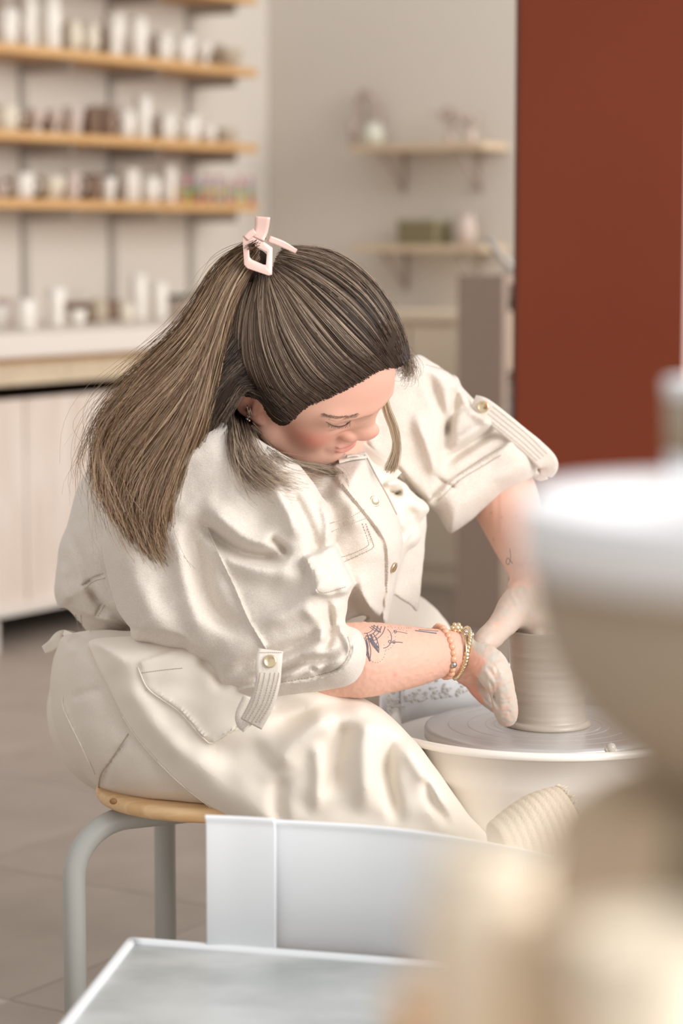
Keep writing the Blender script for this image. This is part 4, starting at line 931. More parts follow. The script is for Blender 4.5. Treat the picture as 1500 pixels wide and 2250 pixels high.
    F_([(966, 1096), (1010, 1052), (1060, 1020), (1102, 995)], 3, -.0022); F_([(946, 1040), (980, 1062), (1005, 1075)], 3, -.003)
    F_([(934, 800), (975, 812), (1003, 832)], 3, -.0025)
    R.wrinkle(.0006, 90, seed=11); R.wrinkle(.00012, 26, seed=12)
    f.relief(R)
    return f.extract(1)
Vj, Qj = keep_big(*jacket())
jk = mesh('jacket', Vj, Qj, M_linen, root); jbvh = bvh_of((Vj, Qj))
def ribbon(bvh, pts, w0, n=40, off=.0012, th=.0012, name='seam', mat=None, parent=None, cross=5, Ys=None):
    """a strip of cloth w0 px wide following the drawn centre line on (or, with Ys, off) a surface."""
    P = catmull([p[:2] for p in pts], n); Wd = catmull([(p[2] if len(p) > 2 else w0, 0) for p in pts], n)[:, 0]
    Yl = None if Ys is None else catmull([(y, 0) for y in Ys], n)[:, 0]
    T = np.gradient(P, axis=0); T /= np.linalg.norm(T, axis=1)[:, None]+1e-9; Nn = np.stack([-T[:, 1], T[:, 0]], 1)
    G = []; last = None
    for i in range(n):
        row = []
        for k in range(cross):
            q = P[i]+Nn[i]*Wd[i]*(k/(cross-1)-.5)
            if Yl is not None: h = W(q[0], q[1], Yl[i])
            else:
                h = hit(bvh, q[0], q[1], off)
                if h is None or (last is not None and abs(h.y-last) > .05): h = W(q[0], q[1], (last or 3.1))
            row.append(np.array(h)); last = h[1]
        G.append(row)
    G = np.array(G); 
    dU = np.gradient(G, axis=0); dV = np.gradient(G, axis=1); nn = np.cross(dU, dV); nn /= np.linalg.norm(nn, axis=2)[..., None]+1e-12
    if nn[..., 1].mean() > 0: nn = -nn
    A = G+nn*th; m = cross; V = np.vstack([A.reshape(-1, 3), (G-nn*th*.6).reshape(-1, 3)]); N0 = n*m; Fc = []
    for i in range(n-1):
        for k in range(m-1):
            a = i*m+k; Fc.append((a, a+1, a+m+1, a+m)); Fc.append((N0+a+m, N0+a+m+1, N0+a+1, N0+a))
        Fc.append((i*m, (i+1)*m, N0+(i+1)*m, N0+i*m)); e = i*m+m-1; Fc.append((e+m, e, N0+e, N0+e+m))
    for k in range(m-1): Fc.append((k+1, k, N0+k, N0+k+1)); e = (n-1)*m+k; Fc.append((e, e+1, N0+e+1, N0+e))
    return mesh(name, V, Fc, mat, parent)
def stitches(bvh, pts, parent, n=None, off=.0006, r=.00045, dash=True, mat=None, name='stitching', n_pts=None):
    P = catmull([p[:2] for p in pts], 60); L = np.linalg.norm(np.diff(P, axis=0), axis=1).sum(); n = int(L/4.2) if dash else max(8, int(L/6))
    pth = ray_path(bvh, pts, max(n*2, 4), off); mb = MB()
    if dash:
        for i in range(0, len(pth)-1, 2): mb.tube([pth[i], pth[i].lerp(pth[i+1], 1.25)], r, 4)
    else: mb.tube(pth, r, 5)
    o = mb.obj(name, mat or M_stitch, parent); o['kind'] = 'stuff'; return o
def button(bvh, px, py, r, parent, Y=None, squash=(1, 1), name='brass_button'):
    o = Vector((0, 0, CZ)); d = (W(px, py, 3)-o).normalized(); h = bvh.ray_cast(o, d)
    p = h[0] if (h[0] is not None and Y is None) else W(px, py, Y or 3.1); nrm = h[1] if (h[0] is not None and Y is None) else -d
    if nrm.dot(d) > 0: nrm = -nrm
    nrm = (nrm*.5-d*.5).normalized() if squash == (1, 1) else nrm
    Mq = nrm.to_track_quat('Z', 'Y').to_matrix().to_4x4()
    return MB().lathe([(0, 0), (r, 0), (r*1.02, .0012), (r*.96, .0022), (r*.84, .0026), (r*.78, .0022), (0, .0024)], p+nrm*.0008, 28, M=Mq).obj(name, M_gold, parent)
for pts in ([(724, 1150), (765, 1138), (800, 1120)], [(728, 1168), (770, 1152), (806, 1138)], [(803, 1150), (818, 1190), (818, 1204), (785, 1222), (748, 1238)], [(795, 1150), (808, 1190), (806, 1200), (780, 1214), (745, 1226)],
            [(752, 1064), (792, 1114), (832, 1166), (850, 1210), (850, 1300)], [(690, 1252), (702, 1300), (758, 1290)], [(1005, 1045), (1060, 1008), (1100, 984)], [(962, 1100), (1010, 1056), (1062, 1024), (1100, 1000)],
            [(180, 1285), (203, 1268), (226, 1260)], [(186, 1294), (206, 1278), (230, 1270)], [(156, 1348), (164, 1384), (176, 1402)], [(166, 1350), (173, 1384), (180, 1406)], [(178, 1352), (182, 1384), (188, 1408)], [(208, 1352), (222, 1326)], [(216, 1354), (230, 1330)],
            [(764, 1400), (768, 1432), (748, 1464), (700, 1484), (620, 1498)], [(936, 802), (975, 814), (1000, 830)]):
    stitches(jbvh, pts, jk)
stitches(jbvh, [(454, 1158), (472, 1200), (511, 1280), (546, 1360), (584, 1424)], jk, dash=False, r=.0011, mat=M_linen2, name='piped_seam')
stitches(jbvh, [(803, 1003), (823, 1042), (848, 1086), (870, 1130)], jk, dash=False, r=.0010, mat=M_stitch, name='placket_edge')
for (px, py, r) in ((822, 1102, .0072),): button(jbvh, px, py, r, jk)
button(jbvh, 863, 1246, .0072, jk, squash=0)
# collar: two turned panels
ribbon(jbvh, [(744, 1016, 12), (772, 1008, 14), (802, 1006, 10)], 12, off=.003, th=.0018, name='collar', mat=M_linen2, parent=jk)
# roll-up tab with its button, near sleeve
tabn = ribbon(jbvh, [(594, 1428, 56), (590, 1460, 58), (588, 1500, 54), (575, 1545, 54), (552, 1590, 52)], 54, n=46, th=.0015, name='sleeve_tab', mat=M_linen2, parent=jk, cross=7, Ys=[2.872, 2.868, 2.872, 2.884, 2.90])
tb_ = bvh_of(([v.co+Vector(wpos(jk)) for v in tabn.data.vertices], [tuple(p.vertices) for p in tabn.data.polygons]))
for dx in (-20, -10, 2, 12, 21): stitches(tb_, [(592+dx, 1478), (588+dx, 1500), (575+dx*.95, 1545), (552+dx*.9, 1586)], tabn, r=.0004)
stitches(tb_, [(570, 1434), (618, 1434)], tabn)
button(tb_, 593, 1453, .0078, tabn)
ribbon(jbvh, [(552, 1592, 50), (540, 1575, 48), (556, 1535, 46)], 46, n=20, th=.0014, name='sleeve_tab_return', mat=M_linen2, parent=jk, cross=5, Ys=[2.902, 2.922, 2.925])
# far sleeve tab: from button down over the cuff, curling under
tabf = ribbon(jbvh, [(1040, 884, 34), (1062, 894, 40), (1100, 925, 44), (1140, 958, 44), (1175, 988, 46), (1203, 1020, 46), (1200, 1046, 26)], 42, n=60, th=.0016, name='sleeve_tab', mat=M_linen2, parent=jk, cross=7, Ys=[3.385, 3.375, 3.372, 3.374, 3.385, 3.40, 3.42])
tb_ = bvh_of(([v.co+Vector(wpos(jk)) for v in tabf.data.vertices], [tuple(p.vertices) for p in tabf.data.polygons]))
for dx in (-13, -4, 5, 13): stitches(tb_, [(1075-dx*.6, 905+dx*.9), (1110-dx*.6, 933+dx*.9), (1150-dx*.6, 966+dx*.9), (1190-dx*.8, 1004+dx*.6)], tabf, r=.0004)
button(tb_, 1061, 894, .0082, tabf)
ribbon(jbvh, [(1200, 1046, 16), (1184, 1050, 14), (1170, 1036, 20)], 16, n=16, th=.0014, name='sleeve_tab_return', mat=M_linen2, parent=jk, cross=4, Ys=[3.42, 3.44, 3.45])
# ---------------------------------------------------------------- trousers
f = Field((W(70, 0, 3.4).x, 2.88, W(0, 2280, 3.1).z), (W(1040, 0, 3.6).x, 3.76, W(0, 1330, 3.3).z), .0042)
f.body([(150, 1392), (125, 1425), (112, 1475), (111, 1540), (122, 1600), (150, 1660), (205, 1722), (262, 1758), (330, 1782), (420, 1798), (530, 1812), (640, 1822), (760, 1800), (850, 1720), (860, 1620), (760, 1560), (560, 1480), (400, 1400), (260, 1385)], lin(110, 3.20, 850, 3.09), .135, 120, k=0)
f.chain([J(300, 1560, 3.34, .125), J(600, 1500, 3.44, .09), J(800, 1450, 3.52, .070), J(885, 1475, 3.56, .052)], k=.02)
f.chain([J(885, 1475, 3.56, .052), J(920, 1700, 3.60, .052), J(960, 2050, 3.60, .05)], k=.02)
f.chain([J(785, 1660, 3.10, .060), J(800, 1850, 3.13, .056), J(810, 2200, 3.15, .05)], k=.02)
f.seat((sx, sy), .135, sz-.06, sz+.0012)
R = Relief(60, 1340, 1100, 2300)
R.fold([(285, 1620), (240, 1680), (222, 1735)], 5, -.005); R.fold([(280, 1600), (300, 1570), (330, 1545)], 5, -.004)
R.fold([(140, 1545), (160, 1600), (200, 1690)], 2.6, .003, taper=.02); R.fold([(150, 1420), (165, 1400), (200, 1398)], 5, -.004); R.fold([(130, 1440), (180, 1425), (215, 1420)], 4, .002); R.fold([(150, 1540), (190, 1520), (230, 1515)], 6, -.003)
R.wrinkle(.0005, 90, seed=21); f.relief(R); Vt, Qt = keep_big(*f.extract(1)); tr = mesh('trousers', Vt, Qt, M_twill, root); tbvh = bvh_of((Vt, Qt))
stitches(tbvh, [(138, 1530), (142, 1560), (175, 1630), (208, 1700)], tr, dash=False, r=.0011, mat=M_cotton, name='piped_seam'); stitches(tbvh, [(282, 1612), (245, 1668), (222, 1700), (216, 1732)], tr, dash=False, r=.0007)
# ---------------------------------------------------------------- apron: skirt over the lap, bib, tie, pocket
f = Field((W(80, 0, 3.3).x, 2.86, W(0, 2060, 3.0).z), (W(1090, 0, 3.5).x, 3.62, W(0, 980, 3.3).z), .0036)
sk = [(196, 1408), (260, 1400), (400, 1400), (560, 1440), (700, 1490), (770, 1520), (818, 1545), (852, 1568), (885, 1600), (930, 1652), (985, 1728), (1030, 1790), (1073, 1844), (1050, 1880), (960, 1960), (760, 1960), (640, 1900), (545, 1830), (455, 1768), (375, 1702), (296, 1612), (240, 1512), (205, 1440)]
f.body([(150, 1380), (125, 1415), (108, 1475), (105, 1540), (116, 1600), (144, 1665), (200, 1732), (262, 1764), (330, 1786), (420, 1802), (530, 1818), (640, 1832), (760, 1812), (850, 1750), (880, 1620), (760, 1545), (560, 1465), (400, 1385), (260, 1370)], lin(110, 3.20, 850, 3.09), .142, 120, k=0)
f.body([(x+8*(x < 700), y) for x, y in sk], lin(190, 3.10, 1080, 3.03), .10, 60, k=.02, n=260)
f.body(sk, lin(190, 3.1, 1080, 3.1), .30, 3, op='int', n=260)
f.seat((sx, sy), .14, sz-.06, sz+.0012)
f.chain([J(620, 1450, 3.44, .097), J(780, 1412, 3.50, .090), J(868, 1426, 3.54, .076), J(918, 1466, 3.54, .060)], k=.02)
bib = [(795, 995), (822, 1018), (862, 1040), (905, 1074), (942, 1114), (934, 1132), (922, 1152), (927, 1178), (916, 1198), (894, 1212), (870, 1250), (820, 1240), (790, 1100)]
f.body(bib, lin(780, 3.25, 940, 3.33), .055, 24, k=.004)
R = Relief(60, 960, 1140, 2080)
R.fold([(850, 1072), (868, 1084), (886, 1078)], 6, -.010); R.fold([(855, 1030), (900, 1065), (935, 1100)], 8, -.006); R.fold([(838, 1068), (875, 1060), (905, 1072)], 7, .006); R.fold([(900, 1110), (905, 1150), (880, 1190)], 14, -.006); R.fold([(868, 1120), (890, 1165), (905, 1180)], 14, .006)
for pts, w_, a_ in (([(560, 1600), (650, 1570), (720, 1545), (800, 1560)], 24, -.007), ([(600, 1700), (640, 1650), (690, 1600), (740, 1570)], 30, .008), ([(760, 1580), (740, 1650), (735, 1760)], 20, -.007), ([(810, 1570), (800, 1650), (805, 1800)], 24, .007), ([(860, 1600), (850, 1700), (880, 1820)], 16, -.007),
                    ([(880, 1620), (930, 1700), (1000, 1800)], 18, .006), ([(690, 1620), (700, 1700), (690, 1800)], 16, .004), ([(620, 1700), (610, 1760), (620, 1830)], 18, -.005), ([(930, 1700), (950, 1760), (1000, 1830)], 12, -.005), ([(430, 1640), (520, 1660), (600, 1640)], 30, -.004), ([(250, 1480), (320, 1580), (420, 1680)], 26, .004)): R.fold(pts, w_, a_)
R.panel([(305, 1455), (400, 1420), (560, 1470), (600, 1560), (500, 1612), (468, 1630), (445, 1618), (395, 1560), (330, 1515)], .0022, soft=2.5); R.fold([(305, 1468), (330, 1515), (395, 1560), (445, 1616), (466, 1630), (530, 1592)], 3, .002, taper=.02)
R.fold([(430, 1440), (470, 1470), (500, 1520)], 14, -.005)
R.wrinkle(.0006, 110, seed=31); f.relief(R); Vp, Qp = keep_big(*f.extract(1), .01); ap = mesh('apron', Vp, Qp, M_cotton, root); abvh = bvh_of((Vp, Qp))
stitches(abvh, [(303, 1466), (328, 1515), (393, 1562), (444, 1618), (466, 1632), (500, 1614), (530, 1594)], ap, dash=False, r=.0009, mat=M_cotton, name='pocket_edge'); stitches(abvh, [(312, 1478), (360, 1472), (400, 1468)], ap)
stitches(abvh, [(200, 1440), (240, 1520), (300, 1618), (380, 1706), (458, 1770), (545, 1832)], ap, dash=False, r=.0008, mat=M_cotton, name='apron_hem')
ribbon(abvh, [(160, 1405, 34), (135, 1400, 30), (115, 1418, 26), (96, 1428, 18)], 26, n=26, th=.0015, name='apron_tie', mat=M_cotton, parent=ap, cross=5, Ys=[3.22, 3.20, 3.19, 3.18])
ribbon(abvh, [(200, 1392, 16), (165, 1400, 18), (140, 1390, 12)], 16, n=26, th=.0012, name='apron_tie', mat=M_cotton, parent=ap, cross=5, Ys=[3.16, 3.17, 3.2])
ribbon(jbvh, [(778, 960, 24), (800, 990, 30), (835, 1022, 40), (870, 1052, 36)], 30, n=26, th=.0014, name='neck_strap', mat=M_cotton, parent=ap, cross=5, Ys=[3.33, 3.31, 3.28, 3.27])
# ---------------------------------------------------------------- shoes at the pedals, out of frame
mb = MB()
for x, y in ((W(862, 1700, 3.14).x+.04, 3.12), (W(950, 1700, 3.6).x+.04, 3.58)):
    mb.ball((x, y, .035), .05, 16, 10, sc=(2.1, .85, .7))
mb.obj('shoes', material('white_canvas', (.7, .68, .64), .8), root)

# ---------------------------------------------------------------- hair
HAIRLINE = [(606, 530), (660, 535), (720, 530), (780, 570), (850, 660), (900, 740), (905, 790), (864, 797), (832, 806), (790, 832), (740, 857), (700, 876), (668, 887), (650, 904), (637, 924), (621, 931), (604, 923), (588, 905), (572, 876), (552, 848), (528, 850), (518, 885), (528, 930), (540, 950), (500, 980), (430, 960), (400, 900), (400, 700), (440, 560), (540, 500)]
gx = np.arange(360, 960, 2.); gy = np.arange(460, 1020, 2.); hsd = sdpoly(gx, gy, catmull(HAIRLINE, 200, closed=True))
Vm = V0.copy(); Vm[:, 1] = -np.abs(Vm[:, 1]); Vm = warp(HC+(Vm*HS)@HR.T); PP = pxy(Vm); dd = bil(hsd, gx[0], gy[0], 2., PP[:, 0], PP[:, 1])
okk = (dd < 3) & (V0[:, 2] > -.075) & ~((V0[:, 0] > .05) & (V0[:, 2] < .03)) & (np.abs(V0[:, 1]) < .083)
VL = V0/np.array((.100, .079, .093)); dirn = V0-np.array((-.012, 0, .02)); dirn /= np.linalg.norm(dirn, axis=1)[:, None]
t_ = np.clip(-dd/46, 0, 1); t_ = t_*t_*(3-2*t_); amt = .0015+.0135*t_
Vcap = Vh+(dirn@HR.T)*(amt*HS)[:, None]
keep = okk[Q0].all(1); Qk = Q0[keep]; used = np.unique(Qk); mp_ = -np.ones(len(V0), int); mp_[used] = np.arange(len(used)); Vk = Vcap[used]; Qk = mp_[Qk]
hair = empty('hair', HC, root)
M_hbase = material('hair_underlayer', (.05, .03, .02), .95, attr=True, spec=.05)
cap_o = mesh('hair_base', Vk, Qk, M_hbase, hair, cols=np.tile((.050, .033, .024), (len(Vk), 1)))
capbvh = bvh_of((Vk, Qk))
f = Field((W(190, 0, 3).x, 2.86, W(0, 1280, 3.).z), (W(640, 0, 3.1).x, 3.16, W(0, 520, 3.).z), .0032)
f.body([(560, 545), (592, 570), (588, 640), (570, 720), (548, 800), (528, 860), (505, 905), (470, 950), (438, 1010), (415, 1070), (395, 1140), (380, 1190), (345, 1195), (300, 1160), (262, 1110), (238, 1050), (224, 1000), (228, 950), (262, 890), (310, 832), (360, 772), (408, 700), (440, 645), (480, 595), (520, 560)],
       lambda px, py: 2.985+.055*np.clip((900-py)/300, 0, 1)+.03*np.clip((px-500)/100, 0, 1), .036, 40, k=0)
RH = Relief(180, 500, 660, 1290); 
for (x, w_) in ((0, 8), (18, 7), (36, 9), (60, 7), (84, 8)): RH.fold([(500+x, 640), (440+x, 780), (330+x*1.2, 930), (262+x*1.3, 1050), (300+x*1.1, 1150)], w_, -.004)
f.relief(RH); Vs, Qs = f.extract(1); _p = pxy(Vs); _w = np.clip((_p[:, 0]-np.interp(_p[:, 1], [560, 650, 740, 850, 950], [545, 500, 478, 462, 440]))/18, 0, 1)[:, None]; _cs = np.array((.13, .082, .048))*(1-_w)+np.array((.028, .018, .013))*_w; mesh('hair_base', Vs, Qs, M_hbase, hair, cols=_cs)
backbvh = bvh_of((Vs, Qs))
def strands(guides, N, rad, root_c, tip_c, hi_c, hi_p, name, S=18, jit=4.0, freq=9, seed=0, tipcut=.25, spread=1.0, wave=0., dark=None, clump=0., lead=0., hiu=None):
    """guides: list of lists of world points; strands run between neighbouring guides."""
    r = np.random.RandomState(seed); G = np.array([catmull(g, S) for g in guides]); ng = len(G)
    u = r.uniform(0, ng-1, N); 
    if clump: c_ = np.round(u*7)/7; u = u+(c_-u)*clump*r.uniform(.3, 1, N)
    u = np.clip(u, 0, ng-1.001)
    i = u.astype(int); w = (u-i)[:, None, None]; i2 = np.minimum(i+1, ng-1); P = G[i]*(1-w)+G[i2]*w
    s_ = np.linspace(0, 1, S)[None, :, None]
    ph = r.uniform(0, 6.28, (N, 1, 3)); am = r.normal(0, 1, (N, 1, 3))*jit*.0006
    P = P+am*np.sin(s_*pi*r.uniform(.6, 1.6, (N, 1, 1))+ph)*(.3+s_*spread)+r.normal(0, jit*.0003, (N, 1, 3))*(.5+s_*spread*1.5)
    if wave: P = P+wave*np.sin(s_*14+ph+u[:, None, None]*9)*s_*.002
    ln = r.uniform(1-tipcut, 1, N); t = (r.uniform(-.035, .04, (N, 1))+np.linspace(0, 1, S)[None]*(ln[:, None]-.05))*(S-1); k0 = np.minimum(t.astype(int), S-2); fr = (t-k0)[..., None]
    ar = np.arange(N)[:, None]; P = P[ar, k0]*(1-fr)+P[ar, k0+1]*fr
    T = np.gradient(P, axis=1); T /= np.linalg.norm(T, axis=2)[..., None]+1e-9
    vw = np.array((0, 1., 0)); n1 = np.cross(T, vw); n1 /= np.linalg.norm(n1, axis=2)[..., None]+1e-9; n2 = np.cross(T, n1)
    rr = rad*r.uniform(.7, 1.3, (N, 1))*np.linspace(1.0, .35, S)[None]; rr = rr[..., None]
    V = np.stack([P+n1*rr, P-n1*rr*.5+n2*rr*.87, P-n1*rr*.5-n2*rr*.87], 2)      # N,S,3,3
    base = (np.arange(N)[:, None]*S+np.arange(S-1)[None]).reshape(-1)*3; Q = np.vstack([np.stack([base+a, base+b, base+b+3, base+a+3], 1) for a, b in ((0, 1), (1, 2), (2, 0))])
    hs = np.sin(u*freq+1.3*np.sin(u*freq*.37+seed))*.5+.5; hs = .6*hs+.4*(np.sin(u*freq*2.7+seed*2)*.5+.5)+r.normal(0, .10, N); hi = np.clip((hs-(1-hi_p))/.30, 0, 1)*.85+r.uniform(-.12, .12, N); hi = np.where(r.uniform(0, 1, N) < .12, .8, hi)
    if hiu: lk = np.exp(-((np.mod(u*2.3, 1)-.5)/.09)**2); hi = np.where(u > hiu, hi*.12+.75*lk, hi); hi = np.clip(hi, 0, 1)
    if dark is not None: dk = np.clip(np.sin(u*dark+2)*.5+.1, 0, 1)
    else: dk = np.zeros(N)
    t = (np.linspace(0, 1, S)[None]*ln[:, None])[..., None]; c = np.array(root_c)*(1-t)+np.array(tip_c)*t
    hw_ = (hi[:, None]*(np.clip((t[..., 0]-lead*(.5+.9*r.uniform(0, 1, (N, 1))))/.25+.15, 0, 1) if lead else 1)*np.ones((1, S)))[..., None]; c = c*(1-hw_)+np.array(hi_c)*hw_; c = c*(1-.6*dk[:, None, None])*r.uniform(.75, 1.25, (N, 1, 1))
    c = np.repeat(c[:, :, None, :], 3, 2)
    o = mesh(name, V.reshape(-1, 3), Q, M_hair, hair, cols=np.clip(c.reshape(-1, 3), 0, 1)); o['kind'] = 'stuff'; return o
def dens(pts, n=14): return [tuple(q) for q in catmull([p[:2] for p in pts], n)]
def on(bv, pts, off=.003, Yd=3.05):
    out = []; last = None
    for p in dens(pts):
        h = hit(bv, p[0], p[1], 0) or hit(headbvh, p[0], p[1], .003)
        if h is None: h = W(p[0], p[1], last or Yd)
        else: last = h.y; h = W(p[0], p[1], h.y-(p[2] if len(p) > 2 else off))
        out.append(tuple(h))
    return out
DK = (.075, .050, .036); BL = (.50, .39, .29); ASH = (.46, .39, .33); GB = (.30, .19, .105)
sc_g = [[(899, 778), (888, 722), (842, 640), (772, 574), (700, 544), (612, 544)], [(893, 785), (868, 725), (820, 645), (750, 580), (680, 552), (610, 548)], [(880, 790), (845, 715), (795, 648), (720, 592), (650, 568), (604, 560)], [(864, 797), (815, 722), (750, 655), (680, 605), (630, 580), (602, 570)], [(848, 800), (795, 745), (725, 675), (665, 618), (622, 592), (600, 580)],
        [(820, 812), (765, 765), (700, 692), (645, 632), (612, 602), (598, 588)], [(790, 832), (735, 788), (672, 712), (628, 645), (604, 612), (596, 594)], [(750, 853), (700, 810), (645, 730), (610, 655), (596, 620), (592, 600)], [(710, 872), (660, 830), (615, 748), (594, 672), (587, 630), (587, 602)],
        [(670, 888), (625, 848), (588, 765), (576, 684), (577, 636), (580, 602)], [(640, 915), (590, 862), (560, 780), (557, 694), (565, 640), (573, 600)], [(600, 905), (560, 850), (535, 780), (538, 700), (553, 640), (566, 596)], [(560, 870), (527, 820), (512, 760), (520, 690), (540, 636), (558, 590)], [(530, 860), (500, 800), (495, 740), (506, 680), (528, 630), (550, 582)]]
strands([on(capbvh, g, .0035) for g in sc_g], 3400, .00050, (.045, .026, .018), (.085, .052, .036), (.54, .40, .30), .36, 'hair_strands', S=16, jit=1.6, freq=11, seed=1, tipcut=.02, spread=.5, clump=.35, lead=.09, hiu=9.3)
strands([on(capbvh, g, .0065) for g in sc_g], 900, .00055, (.075, .047, .032), (.21, .135, .09), (.56, .43, .32), .46, 'hair_strands', S=16, jit=2.6, freq=11, seed=2, tipcut=.05, spread=.8, clump=.4, lead=.12, hiu=9.3)
strands([on(capbvh, g, .0085) for g in sc_g[:5]], 700, .00055, (.05, .03, .021), (.10, .066, .046), (.50, .37, .275), .42, 'hair_strands', S=16, jit=2.0, freq=9, seed=12, tipcut=.03, spread=.6, clump=.4, lead=.15)
# lower, darker hair over and behind the ear
lo_g = [[(640, 880), (600, 850), (560, 835), (520, 850), (490, 900), (450, 960)], [(632, 918), (604, 892), (568, 858), (530, 858), (505, 905), (470, 960)], [(628, 926), (600, 904), (574, 872), (540, 852), (512, 880), (490, 950)], [(590, 800), (555, 800), (520, 820), (480, 860), (450, 920), (420, 980)], [(580, 720), (545, 740), (510, 780), (470, 830), (440, 890), (400, 960)], [(570, 640), (530, 680), (500, 740), (465, 800), (430, 870), (380, 950)]]
def both(pts, off):
    out = []
    for p in dens(pts, 15):
        h1 = hit(capbvh, p[0], p[1], 0); h2 = hit(backbvh, p[0], p[1], 0); ys = [h.y for h in (h1, h2) if h is not None]
        out.append(tuple(W(p[0], p[1], (min(ys) if ys else (out[-1][1] if out else 3.0))-off)))
    return out
strands([both(g, .003) for g in lo_g], 1500, .00045, (.026, .017, .012), (.065, .043, .030), (.24, .17, .12), .16, 'hair_strands', S=16, jit=4, freq=13, seed=3, tipcut=.3, spread=1.0, wave=.8)
# long hair falling down her back
bk_g = [[(545, 545), (490, 585), (448, 655), (398, 735), (318, 812), (248, 890), (214, 965), (214, 1040), (228, 1110)], [(548, 552), (496, 610), (456, 700), (405, 780), (322, 862), (252, 945), (228, 1030), (238, 1100), (268, 1165)], [(550, 560), (502, 635), (462, 740), (412, 832), (340, 920), (275, 1000), (254, 1080), (272, 1150), (312, 1215)],
        [(552, 570), (500, 640), (462, 735), (426, 845), (368, 948), (306, 1038), (288, 1120), (310, 1190), (350, 1245)], [(554, 580), (504, 650), (468, 745), (440, 850), (398, 955), (344, 1055), (322, 1140), (342, 1205), (382, 1262)], [(553, 586), (506, 655), (474, 745), (450, 845), (424, 935), (385, 1035), (360, 1120), (364, 1190), (394, 1246)], [(551, 590), (511, 668), (482, 756), (460, 850), (438, 930), (410, 1012), (390, 1085), (384, 1152), (400, 1212)], [(548, 594), (516, 680), (490, 770), (468, 855), (450, 930), (430, 985), (412, 1045), (405, 1105), (415, 1165)]]
strands([both(g, .003) for g in bk_g], 4200, .00055, (.12, .070, .042), (.27, .155, .078), (.50, .34, .20), .42, 'hair_strands', S=20, jit=5, freq=10, seed=4, tipcut=.22, spread=1.2, dark=17, wave=1.6, clump=.5)
strands([both(g, .010) for g in bk_g[:6]], 1400, .0005, (.23, .145, .09), (.31, .18, .105), (.56, .41, .28), .48, 'hair_strands', S=20, jit=8, freq=14, seed=5, tipcut=.4, spread=1.7, wave=2.2, clump=.45)
strands([both(g, .004) for g in bk_g[:2]], 700, .00042, (.14, .085, .05), (.30, .175, .09), (.48, .33, .2), .35, 'hair_strands', S=20, jit=16, freq=9, seed=16, tipcut=.6, spread=1.5, wave=3, clump=.3)
strands([both(g, .004) for g in bk_g[:3]], 240, .0003, GB, GB, BL, .3, 'flyaway_hairs', S=20, jit=22, freq=3, seed=6, tipcut=.5, spread=1.6)
# loose locks over the near shoulder
sh_g = [[(548, 900, 0), (566, 960, 0), (610, 1010, 0), (680, 1040, 0), (750, 1052, 0)], [(535, 900, 0), (548, 960, 0), (580, 1025, 0), (640, 1062, 0), (710, 1072, 0)], [(520, 900, 0), (530, 965, 0), (552, 1030, 0), (600, 1070, 0), (650, 1085, 0)], [(500, 890, 0), (505, 960, 0), (515, 1020, 0), (540, 1060, 0), (580, 1080, 0)]]
def onj(pts, off):
    out = []
    for k, p in enumerate(pts):
        ys = [h.y for h in (hit(jbvh, p[0], p[1]), hit(capbvh, p[0], p[1])) if h is not None]
        out.append(tuple(W(p[0], p[1], (min(ys) if ys else 3.0)-off)))
    return out
strands([onj(g, .004) for g in sh_g], 650, .0004, (.14, .09, .06), (.44, .32, .225), (.54, .41, .30), .4, 'loose_lock', S=18, jit=9, freq=15, seed=7, tipcut=.35, spread=1.4, wave=.8, clump=.5)
strands([onj(g, .004) for g in [[(556, 950), (592, 990), (650, 1020), (710, 1032), (752, 1040)], [(560, 940), (600, 982), (662, 1014), (726, 1026), (758, 1048), (768, 1088)]]], 110, .0004, (.13, .095, .07), (.46, .37, .27), BL, .4, 'loose_lock', S=18, jit=4, freq=8, seed=8, tipcut=.2, spread=1.0)
# lock hanging beyond her face, tuft at the forehead
Yf = 3.16
fr_g = [[tuple(W(x, y, Yf)) for x, y in g] for g in ([(836, 850), (840, 900), (856, 945), (862, 985), (846, 1025), (842, 1038)], [(842, 850), (850, 900), (866, 945), (872, 990), (862, 1030), (856, 1042)], [(846, 850), (856, 895), (874, 940), (880, 985), (874, 1025), (866, 1038)])]
strands(fr_g, 260, .00045, (.38, .27, .17), (.56, .42, .28), (.68, .55, .39), .5, 'face_lock', S=18, jit=2.2, freq=7, seed=9, tipcut=.12, spread=.5)
tf_g = [[tuple(W(x, y, 3.13)) for x, y in g] for g in ([(835, 700), (866, 740), (890, 775), (905, 812), (898, 850)], [(850, 740), (878, 770), (897, 795), (900, 825), (886, 840)], [(862, 770), (880, 785), (888, 806), (878, 822), (868, 812)])]
strands(tf_g, 300, .00035, (.16, .11, .08), (.30, .22, .16), (.42, .33, .25), .3, 'forehead_tuft', S=18, jit=8, freq=7, seed=10, tipcut=.35, spread=1.2, wave=1.5)
fl = np.random.RandomState(77); fg = []
for k in range(34):
    a = fl.uniform(.05, .95); x0 = 480+420*a; y0 = 560+ (160*max(0, (a-.45)/.55)**1.6 if a > .45 else 110*(1-a/.45)**1.3); dx = fl.uniform(-30, 46); g = [(x0, y0+14), (x0+dx*.3, y0-8-fl.uniform(0, 14)), (x0+dx*.8, y0-10-fl.uniform(0, 16)), (x0+dx*1.5, y0+fl.uniform(0, 26))]
    fg.append([tuple(W(x, y, 3.08)) for x, y in g])
for g in fg[:20]: MB().tube(catmull(g, 12), .00022, 4).obj('flyaway_hair', M_hair, hair)
for o in hair.children:
    if o.name.startswith('flyaway_hair') and 'Col' not in o.data.color_attributes:
        a = o.data.color_attributes.new('Col', 'FLOAT_COLOR', 'POINT')
        for d in a.data: d.color = (.35, .27, .18, 1)
